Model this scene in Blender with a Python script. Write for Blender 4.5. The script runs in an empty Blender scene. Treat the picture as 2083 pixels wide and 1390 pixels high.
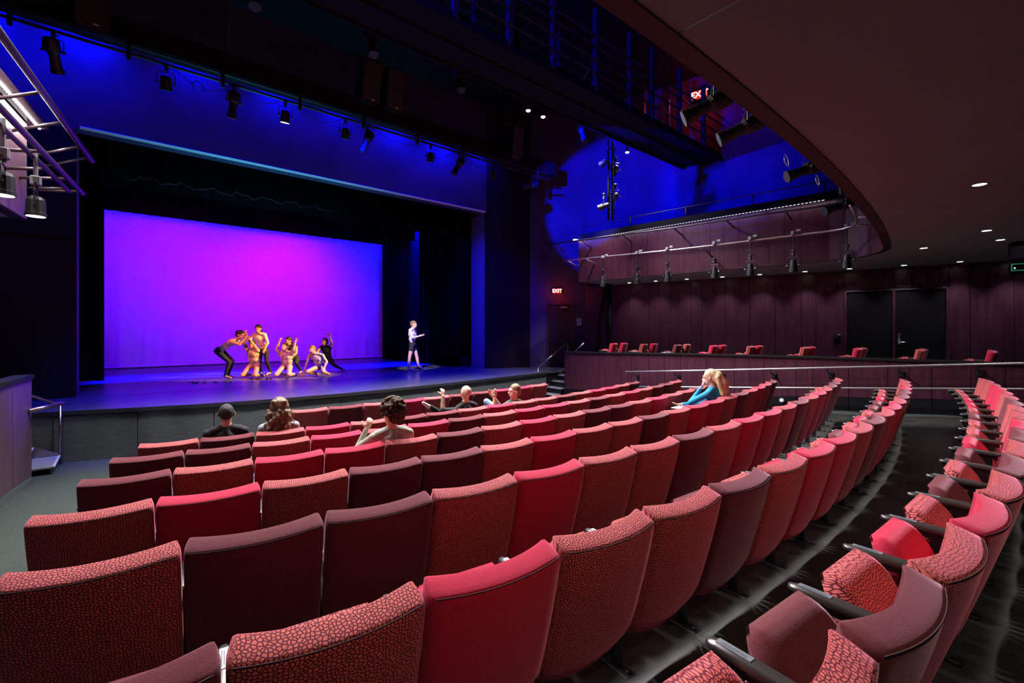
import bpy, bmesh, math, random
from mathutils import Vector, Matrix, noise
PI = math.pi
SC = bpy.context.scene
COL = SC.collection
random.seed(7)

# ------------------------------------------------------------------ camera
CAMZ = 2.30
YAW = math.radians(40.3356)
cam = bpy.data.cameras.new('camera'); camo = bpy.data.objects.new('camera', cam); COL.objects.link(camo)
camo.location = (0, 0, CAMZ); camo.rotation_euler = (PI/2, 0, -YAW)
cam.sensor_width = 36; cam.lens = 16.003; cam.shift_y = -24.5/2083; cam.clip_start = 0.02
SC.camera = camo
# ------------------------------------------------------------------ world, exposure
W = bpy.data.worlds.new('world'); SC.world = W; W.use_nodes = True
W.node_tree.nodes['Background'].inputs[0].default_value = (.55, .5, .6, 1)
W.node_tree.nodes['Background'].inputs[1].default_value = 0.004
SC.view_settings.view_transform = 'Standard'; SC.view_settings.look = 'None'
SC.view_settings.gamma = 1; SC.view_settings.use_curve_mapping = False
SC.view_settings.exposure = 0.0
SC.cycles.use_denoising = True
SC.cycles.use_adaptive_sampling = True; SC.cycles.adaptive_threshold = .025; SC.cycles.adaptive_min_samples = 12
SC.cycles.max_bounces = 4; SC.cycles.diffuse_bounces = 3; SC.cycles.glossy_bounces = 2; SC.cycles.transmission_bounces = 1
SC.cycles.sample_clamp_indirect = 6

# ------------------------------------------------------------------ stage and house lighting (some spots are added and have no fixture)
def spot(name, loc, aim, power, color, angle=60, blend=.6, size=.08):
    l = bpy.data.lights.new(name, 'SPOT'); l.energy = power; l.color = color
    l.spot_size = math.radians(angle); l.spot_blend = blend; l.shadow_soft_size = size
    o = bpy.data.objects.new(name, l); COL.objects.link(o); o.location = loc
    o.rotation_euler = (Vector(aim)-Vector(loc)).to_track_quat('-Z', 'Y').to_euler()
    return o
def area(name, loc, aim, power, color, sx, sy):
    l = bpy.data.lights.new(name, 'AREA'); l.shape = 'RECTANGLE'; l.size = sx; l.size_y = sy
    l.energy = power; l.color = color
    o = bpy.data.objects.new(name, l); COL.objects.link(o); o.location = loc
    o.rotation_euler = (Vector(aim)-Vector(loc)).to_track_quat('-Z', 'Y').to_euler()
    return o
BLUE = (0.0, 0.002, 1.0)
NEUTRAL = (1.0, .935, .975)
# house lamps hung on the front edge of the lighting bridge
HOUSE = [(-.6, 7.85), (1.5, 7.85), (3.4, 7.85), (5.3, 7.85), (6.98, 7.85), (7.45, 7.85), (9.2, 7.85), (10.74, 7.85)]
for i, (x, y) in enumerate(HOUSE):
    spot('house_spot', (x, y, 7.22), (x*.92+.4, 5.6, .6), (900, 2400, 2800, 2800, 1700, 1700, 2200, 450)[i], NEUTRAL, 98 if i == 7 else 112, .8, .2)
spot('house_spot', (10.74, 7.9, 7.2), (11.2, 10.8, .6), 1300, NEUTRAL, 44, .8, .1)
# blue wash down the wall over the stage opening, from behind the masking beam
for x, p in ((-2.2, 1000), (-.7, 900), (1.2, 420), (3.0, 520), (4.6, 400), (6.3, 700), (7.9, 900), (9.6, 300)):
    spot('blue_wash', (x, 12.5, 8.75), (x, 13, 7.7), p*.8, BLUE, 130, 1.0, .05)
# blue pools on the upper side wall and the corner wall
spot('blue_wall_wash', (6.9, 8.3, 7.0), (13.1, 10.1, 6.7), 9500, BLUE, 44, .22, .05)
spot('blue_wall_wash', (7.6, 8.3, 7.2), (13.75, 6.6, 7.0), 7500, BLUE, 38, .7, .05)
# blue back light over the whole stage
for x in (0.2, 3.2, 6.2, 9.0):
    spot('blue_stage_wash', (x, 17.6, 7.6), (x*.95+.2, 13.6, .9), 36000, BLUE, 85, .7, .1)
for x in (1.2, 4.6, 8.0):
    spot('blue_front_wash', (x, 9.9, 6.9), (x, 12.0, .9), 4500, BLUE, 56, .9, .1)
spot('added_jamb_spot', (3.6, 9.9, 6.9), (9.84, 13.4, 3.6), 5200, BLUE, 34, .9, .1)  # extra blue spot added only to brighten the jamb
# cyclorama: blue strip at the head, magenta floods hung behind the middle border
area('cyc_strip', (4.6, 20.35, 7.4), (4.6, 21.4, 3.6), 700, (.0, .0, 1), 14, .3)
for x in (0.5, 3.2, 6.0, 8.8):
    spot('cyc_blue', (x, 17.5, 6.1), (x, 21.3, 2.6), 900, (.0, .0, 1), 80, 1.0, .3)
spot('cyc_magenta', (5.0, 17.3, 6.0), (5.1, 21.3, 3.7), 620, (1, .0, .3), 104, 1.0, .4)
spot('cyc_magenta', (1.6, 17.3, 6.0), (1.2, 21.3, 4.6), 280, (1, .0, .3), 100, 1.0, .4)
# warm specials on the dancers
spot('amber_special', (9.3, 10.8, 6.6), (3.9, 14.8, 1.5), 13000, (1, .55, .13), 20, .5, .06)
spot('rose_special', (-.2, 11.0, 6.8), (3.4, 14.9, 1.4), 2200, (1, .14, .10), 20, .5, .06)
spot('white_special', (3.6, 9.6, 7.0), (7.45, 14.1, 1.9), 6000, (1, .86, .86), 10, .5, .05)
# unseen cyan spot at floor level, added to brighten the header lip
spot('added_lip_spot', (2.9, 12.80, 1.0), (2.9, 12.95, 6.47), 1100, (.0, .60, .80), 84, 1.0, .03)
spot('added_parapet_spot', (3.4, 10.4, 6.6), (-1.1, 9.0, 1.75), 6000, (.05, 0, 1), 13, .9, .05)  # added blue spot, stands in for stage spill on the left parapet
# blue spot without a fixture, added to brighten the bridge railings
spot('added_bridge_spot', (-3.2, 5.4, 8.3), (9, 6.5, 8.5), 9000, BLUE, 34, .8, .05)

# ------------------------------------------------------------------ materials
def mat(name, col, rough=.6, metal=0., spec=.5, sheen=0., sheen_col=None, coat=0.):
    m = bpy.data.materials.new(name); m.use_nodes = True
    b = m.node_tree.nodes['Principled BSDF']
    b.inputs['Base Color'].default_value = (*col, 1); b.inputs['Roughness'].default_value = rough
    b.inputs['Metallic'].default_value = metal; b.inputs['Specular IOR Level'].default_value = spec
    b.inputs['Coat Weight'].default_value = coat
    if sheen:
        b.inputs['Sheen Weight'].default_value = sheen; b.inputs['Sheen Roughness'].default_value = .4
        b.inputs['Sheen Tint'].default_value = (*(sheen_col or col), 1)
    return m
def nodes(m): return m.node_tree.nodes, m.node_tree.links, m.node_tree.nodes['Principled BSDF']
def noisy(m, c0, c1, scale, stretch=(1, 1, 1), detail=4, bump=0., rough=None, lo=.35, hi=.65):
    n, l, b = nodes(m)
    tc = n.new('ShaderNodeTexCoord'); mp = n.new('ShaderNodeMapping'); mp.inputs['Scale'].default_value = stretch
    tx = n.new('ShaderNodeTexNoise'); tx.inputs['Scale'].default_value = scale; tx.inputs['Detail'].default_value = detail
    cr = n.new('ShaderNodeValToRGB'); cr.color_ramp.elements[0].color = (*c0, 1); cr.color_ramp.elements[1].color = (*c1, 1)
    cr.color_ramp.elements[0].position = lo; cr.color_ramp.elements[1].position = hi
    l.new(tc.outputs['Object'], mp.inputs[0]); l.new(mp.outputs[0], tx.inputs[0]); l.new(tx.outputs[0], cr.inputs[0])
    l.new(cr.outputs[0], b.inputs['Base Color'])
    if bump:
        bp = n.new('ShaderNodeBump'); bp.inputs['Strength'].default_value = bump; bp.inputs['Distance'].default_value = .01
        l.new(tx.outputs[0], bp.inputs['Height']); l.new(bp.outputs[0], b.inputs['Normal'])
    if rough:
        mr = n.new('ShaderNodeMapRange'); mr.inputs[3].default_value = rough[0]; mr.inputs[4].default_value = rough[1]
        l.new(tx.outputs[0], mr.inputs[0]); l.new(mr.outputs[0], b.inputs['Roughness'])
    return m
def emit(name, col, power):
    m = mat(name, (0, 0, 0), .5); m.cycles.emission_sampling = 'NONE'; b = m.node_tree.nodes['Principled BSDF']
    b.inputs['Emission Color'].default_value = (*col, 1); b.inputs['Emission Strength'].default_value = power
    return m
def dotted(name, web, dot, scale, sheen_col):
    m = mat(name, dot, .85, spec=.2, sheen=.5, sheen_col=sheen_col)
    n, l, b = nodes(m)
    tc = n.new('ShaderNodeTexCoord'); oi = n.new('ShaderNodeObjectInfo')
    vm = n.new('ShaderNodeVectorMath'); vm.operation = 'ADD'
    sc = n.new('ShaderNodeVectorMath'); sc.operation = 'SCALE'; sc.inputs['Scale'].default_value = 7.0
    l.new(oi.outputs['Random'], sc.inputs[0])
    l.new(tc.outputs['UV'], vm.inputs[0]); l.new(sc.outputs[0], vm.inputs[1])
    vo = n.new('ShaderNodeTexVoronoi'); vo.voronoi_dimensions = '2D'; vo.feature = 'DISTANCE_TO_EDGE'; vo.inputs['Scale'].default_value = scale
    vo.inputs['Randomness'].default_value = .85
    l.new(vm.outputs[0], vo.inputs['Vector'])
    cr = n.new('ShaderNodeValToRGB'); cr.color_ramp.elements[0].color = (*web, 1); cr.color_ramp.elements[1].color = (*dot, 1)
    cr.color_ramp.elements[0].position = .10; cr.color_ramp.elements[1].position = .22
    l.new(vo.outputs['Distance'], cr.inputs[0]); l.new(cr.outputs[0], b.inputs['Base Color'])
    bp = n.new('ShaderNodeBump'); bp.inputs['Strength'].default_value = .25; bp.inputs['Distance'].default_value = .002
    l.new(cr.outputs[0], bp.inputs['Height']); l.new(bp.outputs[0], b.inputs['Normal'])
    return m
def wool(name, c0, c1, sheen_col):
    m = mat(name, c0, .9, spec=.15, sheen=.6, sheen_col=sheen_col)
    return noisy(m, c0, c1, 260, detail=2, bump=.12)
M = {}
M['P'] = dotted('dotted_fabric', (.10, .007, .016), (.62, .135, .118), 82, (.95, .30, .44))
M['R'] = wool('crimson_wool', (.40, .014, .042), (.52, .024, .060), (1, .34, .46))
M['D'] = wool('maroon_wool', (.095, .018, .022), (.135, .029, .034), (.62, .36, .42))
M['piping'] = mat('piping', (.035, .008, .012), .8)
M['arm'] = mat('armrest_bronze', (.085, .080, .074), .30, metal=.6)
M['steel'] = mat('black_steel', (.012, .012, .013), .42, metal=.3)
M['shell'] = mat('seat_shell', (.05, .042, .035), .35, metal=.3)
M['plate'] = mat('seat_plate', (.20, .22, .24), .45, metal=.3)
M['ink'] = mat('ink', (.03, .05, .09), .6)
M['bolt'] = mat('bolt', (.5, .48, .45), .3, metal=1)
M['black'] = mat('matt_black', (.006, .006, .008), .8, spec=.15)
M['velour'] = noisy(mat('black_velour', (.004, .004, .006), 1.0, spec=.05), (.003, .003, .004), (.007, .007, .010), 30)
M['plum'] = noisy(mat('plum_panel', (.08, .018, .034), .38, spec=.4), (.045, .010, .020), (.070, .016, .031), 3.0, (6, 6, .5), 5, rough=(.32, .48))
M['plumdark'] = mat('plum_backing', (.006, .002, .004), .8)
M['header'] = noisy(mat('header_paint', (.06, .04, .07), .75, spec=.2), (.045, .030, .055), (.066, .044, .080), 1.2, detail=3)
M['ceiling'] = mat('black_ceiling', (.006, .006, .008), .9, spec=.1)
M['soffit'] = noisy(mat('soffit_paint', (.22, .265, .255), .8, spec=.2), (.21, .253, .243), (.232, .278, .268), .8, detail=3)
M['softrim'] = mat('soffit_trim', (.030, .005, .005), .6)
M['stagefloor'] = noisy(mat('stage_floor', (.06, .06, .07), .30, spec=.5), (.050, .050, .060), (.085, .085, .100), 2.5, (1, 6, 1), 5, rough=(.20, .42))
M['stagefront'] = noisy(mat('stage_front', (.075, .085, .085), .65), (.060, .070, .070), (.082, .094, .094), 6, (1, 1, 8))
M['stageedge'] = mat('stage_edge', (.012, .012, .014), .6)
M['vinyl'] = noisy(mat('vinyl_floor', (.018, .019, .016), .5, spec=.35), (.015, .016, .014), (.028, .030, .027), 3.0, (1, 1, 1), 6, rough=(.38, .60))
M['carpet'] = noisy(mat('carpet', (.10, .12, .105), .95, spec=.1), (.026, .035, .029), (.052, .066, .056), 120, detail=3, bump=.5)
M['seam'] = mat('floor_seam', (.07, .07, .07), .5)
M['tread'] = mat('tread', (.16, .17, .165), .7)
M['nosing'] = mat('nosing', (.45, .45, .46), .45)
M['rail'] = mat('brushed_rail', (.42, .34, .36), .28, metal=1)
M['railw'] = mat('pale_rail', (.62, .56, .56), .30, metal=.8)
M['pipe'] = mat('painted_pipe', (.06, .040, .045), .45, metal=.2)
M['cyc'] = noisy(mat('cyc_cloth', (.78, .78, .80), .95, spec=.05), (.76, .76, .78), (.80, .80, .82), 2)
M['fix'] = mat('fixture_black', (.009, .009, .010), .5, metal=.0)
M['lens'] = mat('lens_glass', (.08, .085, .075), .3, spec=.5)
M['lenslit'] = emit('lens_lit', (1, .95, .86), 3.0)
M['lampwhite'] = emit('lamp_white', (1, .97, .92), 12)
M['ledwhite'] = emit('led_white', (1, .93, .86), 40)
M['leddim'] = emit('led_dim', (.9, .85, 1), 1.4)
M['exitred'] = emit('exit_red', (1, .03, .03), .55)
M['exitlit'] = emit('exit_letters', (1, .75, .70), 2.6)
M['exitgreen'] = emit('exit_green', (.08, .55, .34), .25)
M['doorblack'] = mat('door_black', (.006, .004, .005), .8, spec=.1)
M['doorplum'] = mat('door_plum', (.020, .005, .008), .5)
M['grey'] = mat('grey_enamel', (.22, .23, .25), .45)
M['paper'] = mat('sign_paper', (.34, .40, .52), .6)
M['chrome'] = mat('chrome', (.75, .74, .72), .18, metal=1)
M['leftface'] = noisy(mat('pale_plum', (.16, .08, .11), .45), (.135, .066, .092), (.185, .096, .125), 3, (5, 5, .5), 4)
M['yellow'] = mat('yellow_mark', (.35, .24, .02), .5)
M['white'] = mat('white_plate', (.65, .65, .68), .5)
M['speaker'] = mat('speaker_grille', (.030, .018, .016), .7)

M['sidewall'] = noisy(mat('side_wall_felt', (.012, .007, .008), .9, spec=.1), (.008, .005, .006), (.017, .010, .011), 40)
M['jamb'] = mat('jamb_paint', (.10, .10, .16), .7)
M['leftdark'] = noisy(mat('brown_plum', (.07, .04, .05), .5), (.055, .030, .040), (.085, .048, .060), 3, (5, 5, .5), 4)

# ------------------------------------------------------------------ mesh helpers
def obj(name, bm_or_mesh, m=None, parent=None, smooth=False, loc=None, rotz=None):
    if isinstance(bm_or_mesh, bmesh.types.BMesh):
        me = bpy.data.meshes.new(name); bm_or_mesh.to_mesh(me); bm_or_mesh.free()
    else: me = bm_or_mesh
    if m is not None and not me.materials:
        for q in (m if isinstance(m, (list, tuple)) else [m]): me.materials.append(q)
    if smooth:
        for p in me.polygons: p.use_smooth = True
    o = bpy.data.objects.new(name, me); COL.objects.link(o)
    if parent is not None: o.parent = parent
    if loc is not None: o.location = loc
    if rotz is not None: o.rotation_euler = (0, 0, rotz)
    return o
def empty(name, loc=(0, 0, 0), rotz=0):
    o = bpy.data.objects.new(name, None); COL.objects.link(o); o.location = loc; o.rotation_euler = (0, 0, rotz)
    o.empty_display_size = .1
    return o
def tag(o, label, cat, group=None):
    o['label'] = label; o['category'] = cat
    if group: o['group'] = group
    return o
def struct(o, label=None, cat=None):
    o['kind'] = 'structure'
    if label: o['label'] = label
    if cat: o['category'] = cat
    return o
def NB(): return bmesh.new()
def box(bm, c, s, rz=0., bev=0., seg=2, mtx=None):
    r = bmesh.ops.create_cube(bm, size=1)
    T = Matrix.Translation(c) @ Matrix.Rotation(rz, 4, 'Z') @ Matrix.Diagonal((*s, 1))
    if mtx is not None: T = mtx @ T
    bmesh.ops.transform(bm, matrix=T, verts=r['verts'])
    if bev:
        es = list({e for v in r['verts'] for e in v.link_edges})
        bmesh.ops.bevel(bm, geom=es, offset=bev, segments=seg, affect='EDGES', profile=.5)
    return bm
def tube(bm, pts, r, seg=8, cap=True):
    pts = [Vector(p) for p in pts]; rings = []
    rr = r if isinstance(r, (list, tuple)) else [r]*len(pts)
    prev = None
    for i, p in enumerate(pts):
        if i == 0: t = pts[1]-pts[0]
        elif i == len(pts)-1: t = pts[-1]-pts[-2]
        else: t = (pts[i+1]-p).normalized()+(p-pts[i-1]).normalized()
        t.normalize()
        if prev is None:
            a = Vector((0, 0, 1)) if abs(t.z) < .9 else Vector((1, 0, 0))
            n1 = t.cross(a).normalized()
        else:
            n1 = (prev-t*prev.dot(t)).normalized()
        prev = n1; n2 = t.cross(n1)
        rings.append([bm.verts.new(p+(n1*math.cos(2*PI*k/seg)+n2*math.sin(2*PI*k/seg))*rr[i]) for k in range(seg)])
    for a, b in zip(rings, rings[1:]):
        for k in range(seg): bm.faces.new((a[k], a[(k+1) % seg], b[(k+1) % seg], b[k]))
    if cap:
        bm.faces.new(rings[0][::-1]); bm.faces.new(rings[-1])
    return bm
def lathe(bm, prof, axis0, axis1, seg=16):
    """profile [(t along axis in metres, radius)] from axis0 towards axis1"""
    a0 = Vector(axis0); d = (Vector(axis1)-a0).normalized()
    q = Vector((0, 0, 1)) if abs(d.z) < .9 else Vector((1, 0, 0))
    n1 = d.cross(q).normalized(); n2 = d.cross(n1); rings = []
    for t, r in prof:
        rings.append([bm.verts.new(a0+d*t+(n1*math.cos(2*PI*k/seg)+n2*math.sin(2*PI*k/seg))*max(r, 1e-4)) for k in range(seg)])
    for a, b in zip(rings, rings[1:]):
        for k in range(seg): bm.faces.new((a[k], a[(k+1) % seg], b[(k+1) % seg], b[k]))
    bm.faces.new(rings[0][::-1]); bm.faces.new(rings[-1])
    return bm
def quad(bm, pts):
    vs = [bm.verts.new(p) for p in pts]
    return bm.faces.new(vs)
def slab_xy(bm, outline, z0, z1):
    a = [bm.verts.new((x, y, z0)) for x, y in outline]; b = [bm.verts.new((x, y, z1)) for x, y in outline]
    n = len(outline)
    bm.faces.new(a[::-1]); bm.faces.new(b)
    for i in range(n): bm.faces.new((a[i], a[(i+1) % n], b[(i+1) % n], b[i]))
    return bm
def wallbox(bm, p0, p1, z0, z1, th, z0b=None, z1b=None):
    """vertical slab from p0 to p1, thickness th to the right-hand side of p0->p1"""
    p0 = Vector((*p0, 0)); p1 = Vector((*p1, 0)); d = (p1-p0).normalized(); n = Vector((d.y, -d.x, 0))*th
    z0b = z0 if z0b is None else z0b; z1b = z1 if z1b is None else z1b
    def V(p, z): return bm.verts.new((p.x, p.y, z))
    v = [V(p0, z0), V(p1, z0b), V(p1+n, z0b), V(p0+n, z0), V(p0, z1), V(p1, z1b), V(p1+n, z1b), V(p0+n, z1)]
    for f in ((0, 3, 2, 1), (4, 5, 6, 7), (0, 1, 5, 4), (1, 2, 6, 5), (2, 3, 7, 6), (3, 0, 4, 7)): bm.faces.new([v[i] for i in f])
    return bm
def fixn(bm):
    bmesh.ops.recalc_face_normals(bm, faces=bm.faces); return bm
def lerp(a, b, t): return a+(b-a)*t
def interp(x, xs, ys):
    if x <= xs[0]: return ys[0]
    for i in range(len(xs)-1):
        if x <= xs[i+1]: return lerp(ys[i], ys[i+1], (x-xs[i])/(xs[i+1]-xs[i]))
    return ys[-1]
def copy_tree(o, parent=None):
    c = o.copy(); COL.objects.link(c)
    if parent is not None: c.parent = parent
    for ch in list(o.children): copy_tree(ch, c)
    return c
def text_obj(name, body, size, m, loc, rot, parent, extrude=.004):
    cu = bpy.data.curves.new(name, 'FONT'); cu.body = body; cu.size = size; cu.extrude = extrude
    cu.align_x = 'CENTER'; cu.align_y = 'CENTER'; cu.offset = size*.012
    t = bpy.data.objects.new(name, cu); COL.objects.link(t)
    me = bpy.data.meshes.new_from_object(t.evaluated_get(bpy.context.evaluated_depsgraph_get()))
    bpy.data.objects.remove(t); bpy.data.curves.remove(cu)
    o = obj(name, me, m, parent); o.location = loc; o.rotation_euler = rot
    return o

#==STRUCT==
# ================================================================== THE HOUSE
CX, CY = 4.6555, 30.4387                    # centre of the seating arcs
ROWS = {  # row: radius of back tops, top height, first joint angle, seat kinds
 'A': (22.955, 1.036, -.1179, 'PDPRPDDRRP'),
 'B': (24.410, 1.036, -.1876, 'PDPRPDDPRPPDPRRPD'),
 'C': (25.374, 1.122, -.1890, 'DDPRPRDPRRPDPRPDDP'),
 'D': (26.325, 1.193, -.1881, 'DPRRPDPRPDDPRPPDPP'),
 'E': (27.317, 1.271, -.1866, 'PRPDDPRPPDPRRPDPRPD'),
 'F': (28.403, 1.392, -.1579-.0198, 'PDDPRPPDPRRPDPRPDDP'),
 'G': (29.327, 1.443, -.1524-.0191, 'DPRPPDPRRPDPRPDDRPP'),
 'H': (30.275, 1.528, -.1080-.0369, 'PPDPRPDPDRPPDPRRPP'),
}
PITCH = .56; SEATH = .85
FR = [18.5, 20.6] + [ROWS[k][0]-.22 for k in 'ABCDEFGH'] + [31.2]
FZ = [0., .02] + [ROWS[k][1]-SEATH for k in 'ABCDEFGH'] + [.70]
FZ[2] = .15; ROWA_FLOOR = .15
def floor_z(x, y):
    return interp(math.hypot(x-CX, y-CY), FR, FZ)

# floor: carpet everywhere, vinyl sheets laid under the seat bank
bm = NB(); NX, NY = 60, 64
vs = [[bm.verts.new((x, y, floor_z(x, y))) for x in [lerp(-4.6, 16.5, i/NX) for i in range(NX+1)]] for y in [lerp(-3.6, 12.6, j/NY) for j in range(NY+1)]]
for j in range(NY):
    for i in range(NX): bm.faces.new((vs[j][i], vs[j][i+1], vs[j+1][i+1], vs[j+1][i]))
floor = struct(obj('floor', bm, M['carpet'], smooth=True), 'grey green carpet sloping down to the stage', 'floor')
def polar(R, th): return CX+R*math.sin(th), CY-R*math.cos(th)
def sheet(t0, t1, r0, r1, h, n=10):
    b = NB(); g = []
    k = max(2, int((r1-r0)/.3))
    for j in range(k+1):
        R = lerp(r0, r1, j/k); row = []
        for i in range(n+1):
            x, y = polar(R, lerp(t0, t1, i/n)); row.append(b.verts.new((x, y, floor_z(x, y)+h)))
        g.append(row)
    for j in range(k):
        for i in range(n): b.faces.new((g[j][i], g[j+1][i], g[j+1][i+1], g[j][i+1]))
    return b
TH = [-.20, -.135, -.075, -.015, .045, .105, .165, .232]
for a, b_ in zip(TH, TH[1:]):
    obj('vinyl_sheet', fixn(sheet(a+.0001, b_-.0001, 23.4, 33.4, .006)), M['vinyl'], floor, smooth=True)
for a in TH[1:-1]:
    obj('sheet_seam', fixn(sheet(a-.00012, a+.00012, 23.4, 33.4, .007, 1)), M['seam'], floor)

# ---- outer walls
def pwall(name, p0, p1, z0, z1, m, th=.2, label=None):
    return struct(obj(name, fixn(wallbox(NB(), p0, p1, z0, z1, th)), m), label, 'wall')
pwall('wall_rear', (-4.6, -3.5), (16.6, -3.5), 0, 10.3, M['plum'], label='plum wall behind the last row')
pwall('wall_left', (-4.5, 13.2), (-4.5, -3.6), 0, 10.3, M['black'], label='black side wall behind the shorter gallery')
ceil = struct(obj('ceiling', box(NB(), (6, 4.8, 10.35), (22, 17, .1)), M['ceiling']), 'black ceiling high over the seats', 'ceiling')

# ---- stage deck
EDGE = [(-4.4, 11.3), (-2.2, 11.25), (-1.2, 11.02), (-.56, 10.85), (.2, 10.58), (.97, 10.35), (1.8, 10.18), (2.7, 10.08), (3.67, 10.03), (4.7, 10.05), (5.7, 10.11), (6.6, 10.2), (7.5, 10.31), (8.6, 10.45), (9.6, 10.56), (10.55, 10.68)]
stage = struct(empty('stage'), 'low stage with a blue lit floor and dark grey front panels', 'stage')
deck = EDGE+[(10.55, 11.05), (13.2, 11.05), (13.2, 22.8), (-4.4, 22.8)]
obj('stage_deck', fixn(slab_xy(NB(), deck, .80, .896)), M['stagefloor'], stage)
for i in range(6):   # dance floor rolls laid side to side
    y0 = 12.72+i*1.5
    obj('dance_floor_roll', box(NB(), (4.55, y0+.745, .898), (11.3 if i else 10.7, 1.486, .004)), M['stagefloor'], stage)
bm = NB()
for a, b_ in zip(EDGE, EDGE[1:]): wallbox(bm, (a[0], a[1]-.05), (b_[0], b_[1]-.05), .835, .90, -.06)
obj('stage_lip', fixn(bm), M['stageedge'], stage)
# front panels between joints measured along the edge
L_ = [0]
for a, b_ in zip(EDGE, EDGE[1:]): L_.append(L_[-1]+math.hypot(b_[0]-a[0], b_[1]-a[1]))
def edge_at(s): return interp(s, L_, [p[0] for p in EDGE]), interp(s, L_, [p[1] for p in EDGE])
NPAN = 13
for i in range(NPAN):
    s0 = L_[-1]*i/NPAN+.006; s1 = L_[-1]*(i+1)/NPAN-.006
    pts = [edge_at(lerp(s0, s1, k/3)) for k in range(4)]
    bm = NB()
    for a, b_ in zip(pts, pts[1:]): wallbox(bm, a, b_, 0, .83, -.04)
    obj('front_panel', fixn(bm), M['stagefront'], stage)
bm = NB()
for a, b_ in zip(EDGE, EDGE[1:]): wallbox(bm, (a[0], a[1]+.06), (b_[0], b_[1]+.06), 0, .8, -.04)
wallbox(bm, (10.6, 11.1), (13.2, 11.1), 0, .8, -.04); wallbox(bm, (10.55, 10.7), (10.55, 11.1), 0, .8, .04)
obj('front_backing', fixn(bm), M['black'], stage)

# ---- stage stairs, one at each end, with rail
def stairs(name, x_low, sgn, y0, y1, label):
    e = struct(empty(name, (x_low, y0, 0)), label, 'stairs')
    for k in range(5):
        zt = .18*(k+1); x0 = .31*k*sgn; d = .31+.03
        obj('riser', box(NB(), (x0+sgn*.015, (y1-y0)/2, zt-.09-.012), (.02, y1-y0, .156)), M['stageedge'], e)
        obj('tread', box(NB(), (x0+sgn*d/2-sgn*.02, (y1-y0)/2, zt-.015), (d, y1-y0, .03), bev=.004, seg=1), M['tread'], e)
        obj('nosing', box(NB(), (x0-sgn*.012, (y1-y0)/2, zt-.008), (.03, y1-y0, .02)), M['nosing'], e)
    bm = NB()
    a = Vector((-.05*sgn, y1-y0+.02, .02)); b_ = Vector((1.45*sgn, y1-y0+.02, .86))
    v = [a, a+Vector((0, 0, .16)), b_+Vector((0, 0, .14)), b_+Vector((0, 0, -.10))]
    A = [bm.verts.new(p) for p in v]; B = [bm.verts.new(p+Vector((0, .03, 0))) for p in v]
    bm.faces.new(A); bm.faces.new(B[::-1])
    for i in range(4): bm.faces.new((A[i], A[(i+1) % 4], B[(i+1) % 4], B[i]))
    obj('stringer', fixn(bm), M['rail'], e)
    r = obj('handrail', tube(NB(), [(-.02*sgn, y1-y0+.03, 1.02), (1.42*sgn, y1-y0+.03, 1.84)], .021, 10), M['rail'], e, True)
    for px, pz0, pz1 in ((-.02*sgn, .0, 1.02), (1.42*sgn, .88, 1.84)):
        obj('rail_post', tube(NB(), [(px, y1-y0+.03, pz0), (px, y1-y0+.03, pz1)], .021, 10), M['rail'], e, True)
    return e
stairs('stage_stairs', 10.55, 1, 10.34, 11.02, 'dark stage steps with pale nosings and a metal rail below the exit door')
stairs('stage_stairs', -.86, -1, 9.97, 10.78, 'dark stage steps with a metal rail beside the carpeted aisle')

# ---- proscenium
pros = struct(empty('wall_proscenium'), 'dark wall around the stage opening, washed in blue light above', 'wall')
obj('header_wall', box(NB(), (4.53, 13.15, 8.4), (10.62, .3, 3.88)), M['header'], pros)
for z0, z1 in ((.9, 6.4), (6.42, 10.3)): obj('side_wall', box(NB(), (-2.64, 13.15, (z0+z1)/2), (3.72, .3, z1-z0)), M['sidewall'] if z0 < 2 else M['header'], pros)
obj('side_wall_seam', box(NB(), (-2.64, 12.998, 4.2), (3.72, .01, .03)), M['black'], pros)
for z0, z1 in ((.9, 3.22), (3.24, 10.3)):
    obj('side_wall', fixn(wallbox(NB(), (9.84, 13.0), (11.5, 12.5), z0, z1, -.3)), M['sidewall'], pros)
obj('jamb', box(NB(), (9.98, 13.55, 3.68), (.26, .8, 5.56)), M['jamb'], pros)
obj('jamb', box(NB(), (-.92, 13.55, 3.68), (.26, .8, 5.56)), M['jamb'], pros)
M['lip'] = mat('pale_lip', (.55, .58, .58), .5)
bm = NB(); q = [(12.99, 6.455), (12.945, 6.50), (12.95, 6.51), (12.99, 6.51)]
A = [bm.verts.new((-.72, y, z)) for y, z in q]; B = [bm.verts.new((9.78, y, z)) for y, z in q]
bm.faces.new(A); bm.faces.new(B[::-1])
for i in range(4): bm.faces.new((A[i], A[(i+1) % 4], B[(i+1) % 4], B[i]))
obj('header_lip', fixn(bm), M['lip'], pros)
# corner wall with the exit door
S0 = Vector((11.5, 12.5, 0)); S1 = Vector((12.9, 11.0, 0)); SD = (S1-S0).normalized()
wall_corner = struct(empty('wall_corner'), 'dark corner wall holding the exit door', 'wall')
def seg2(t): p = S0+SD*t; return (p.x, p.y)
TD0, TD1 = .63, 1.61
for t0, t1, z0, z1 in ((0, TD0, .9, 10.3), (TD1, 2.1, .9, 10.3), (TD0, TD1, 3.28, 10.3)):
    obj('corner_panel', fixn(wallbox(NB(), seg2(t0), seg2(t1), z0, z1, -.2)), M['header'], wall_corner)
dr = struct(empty('door_1', (*seg2(TD0), .9), math.atan2(SD.y, SD.x)), 'dark plum exit door with a push bar above the stage steps', 'door')
obj('door_leaf', box(NB(), (.49, .06, 1.18), (.92, .05, 2.32)), M['doorplum'], dr)
for x in (.02, .96): obj('door_frame', box(NB(), (x, .02, 1.19), (.06, .10, 2.38)), M['plum'], dr)
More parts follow.
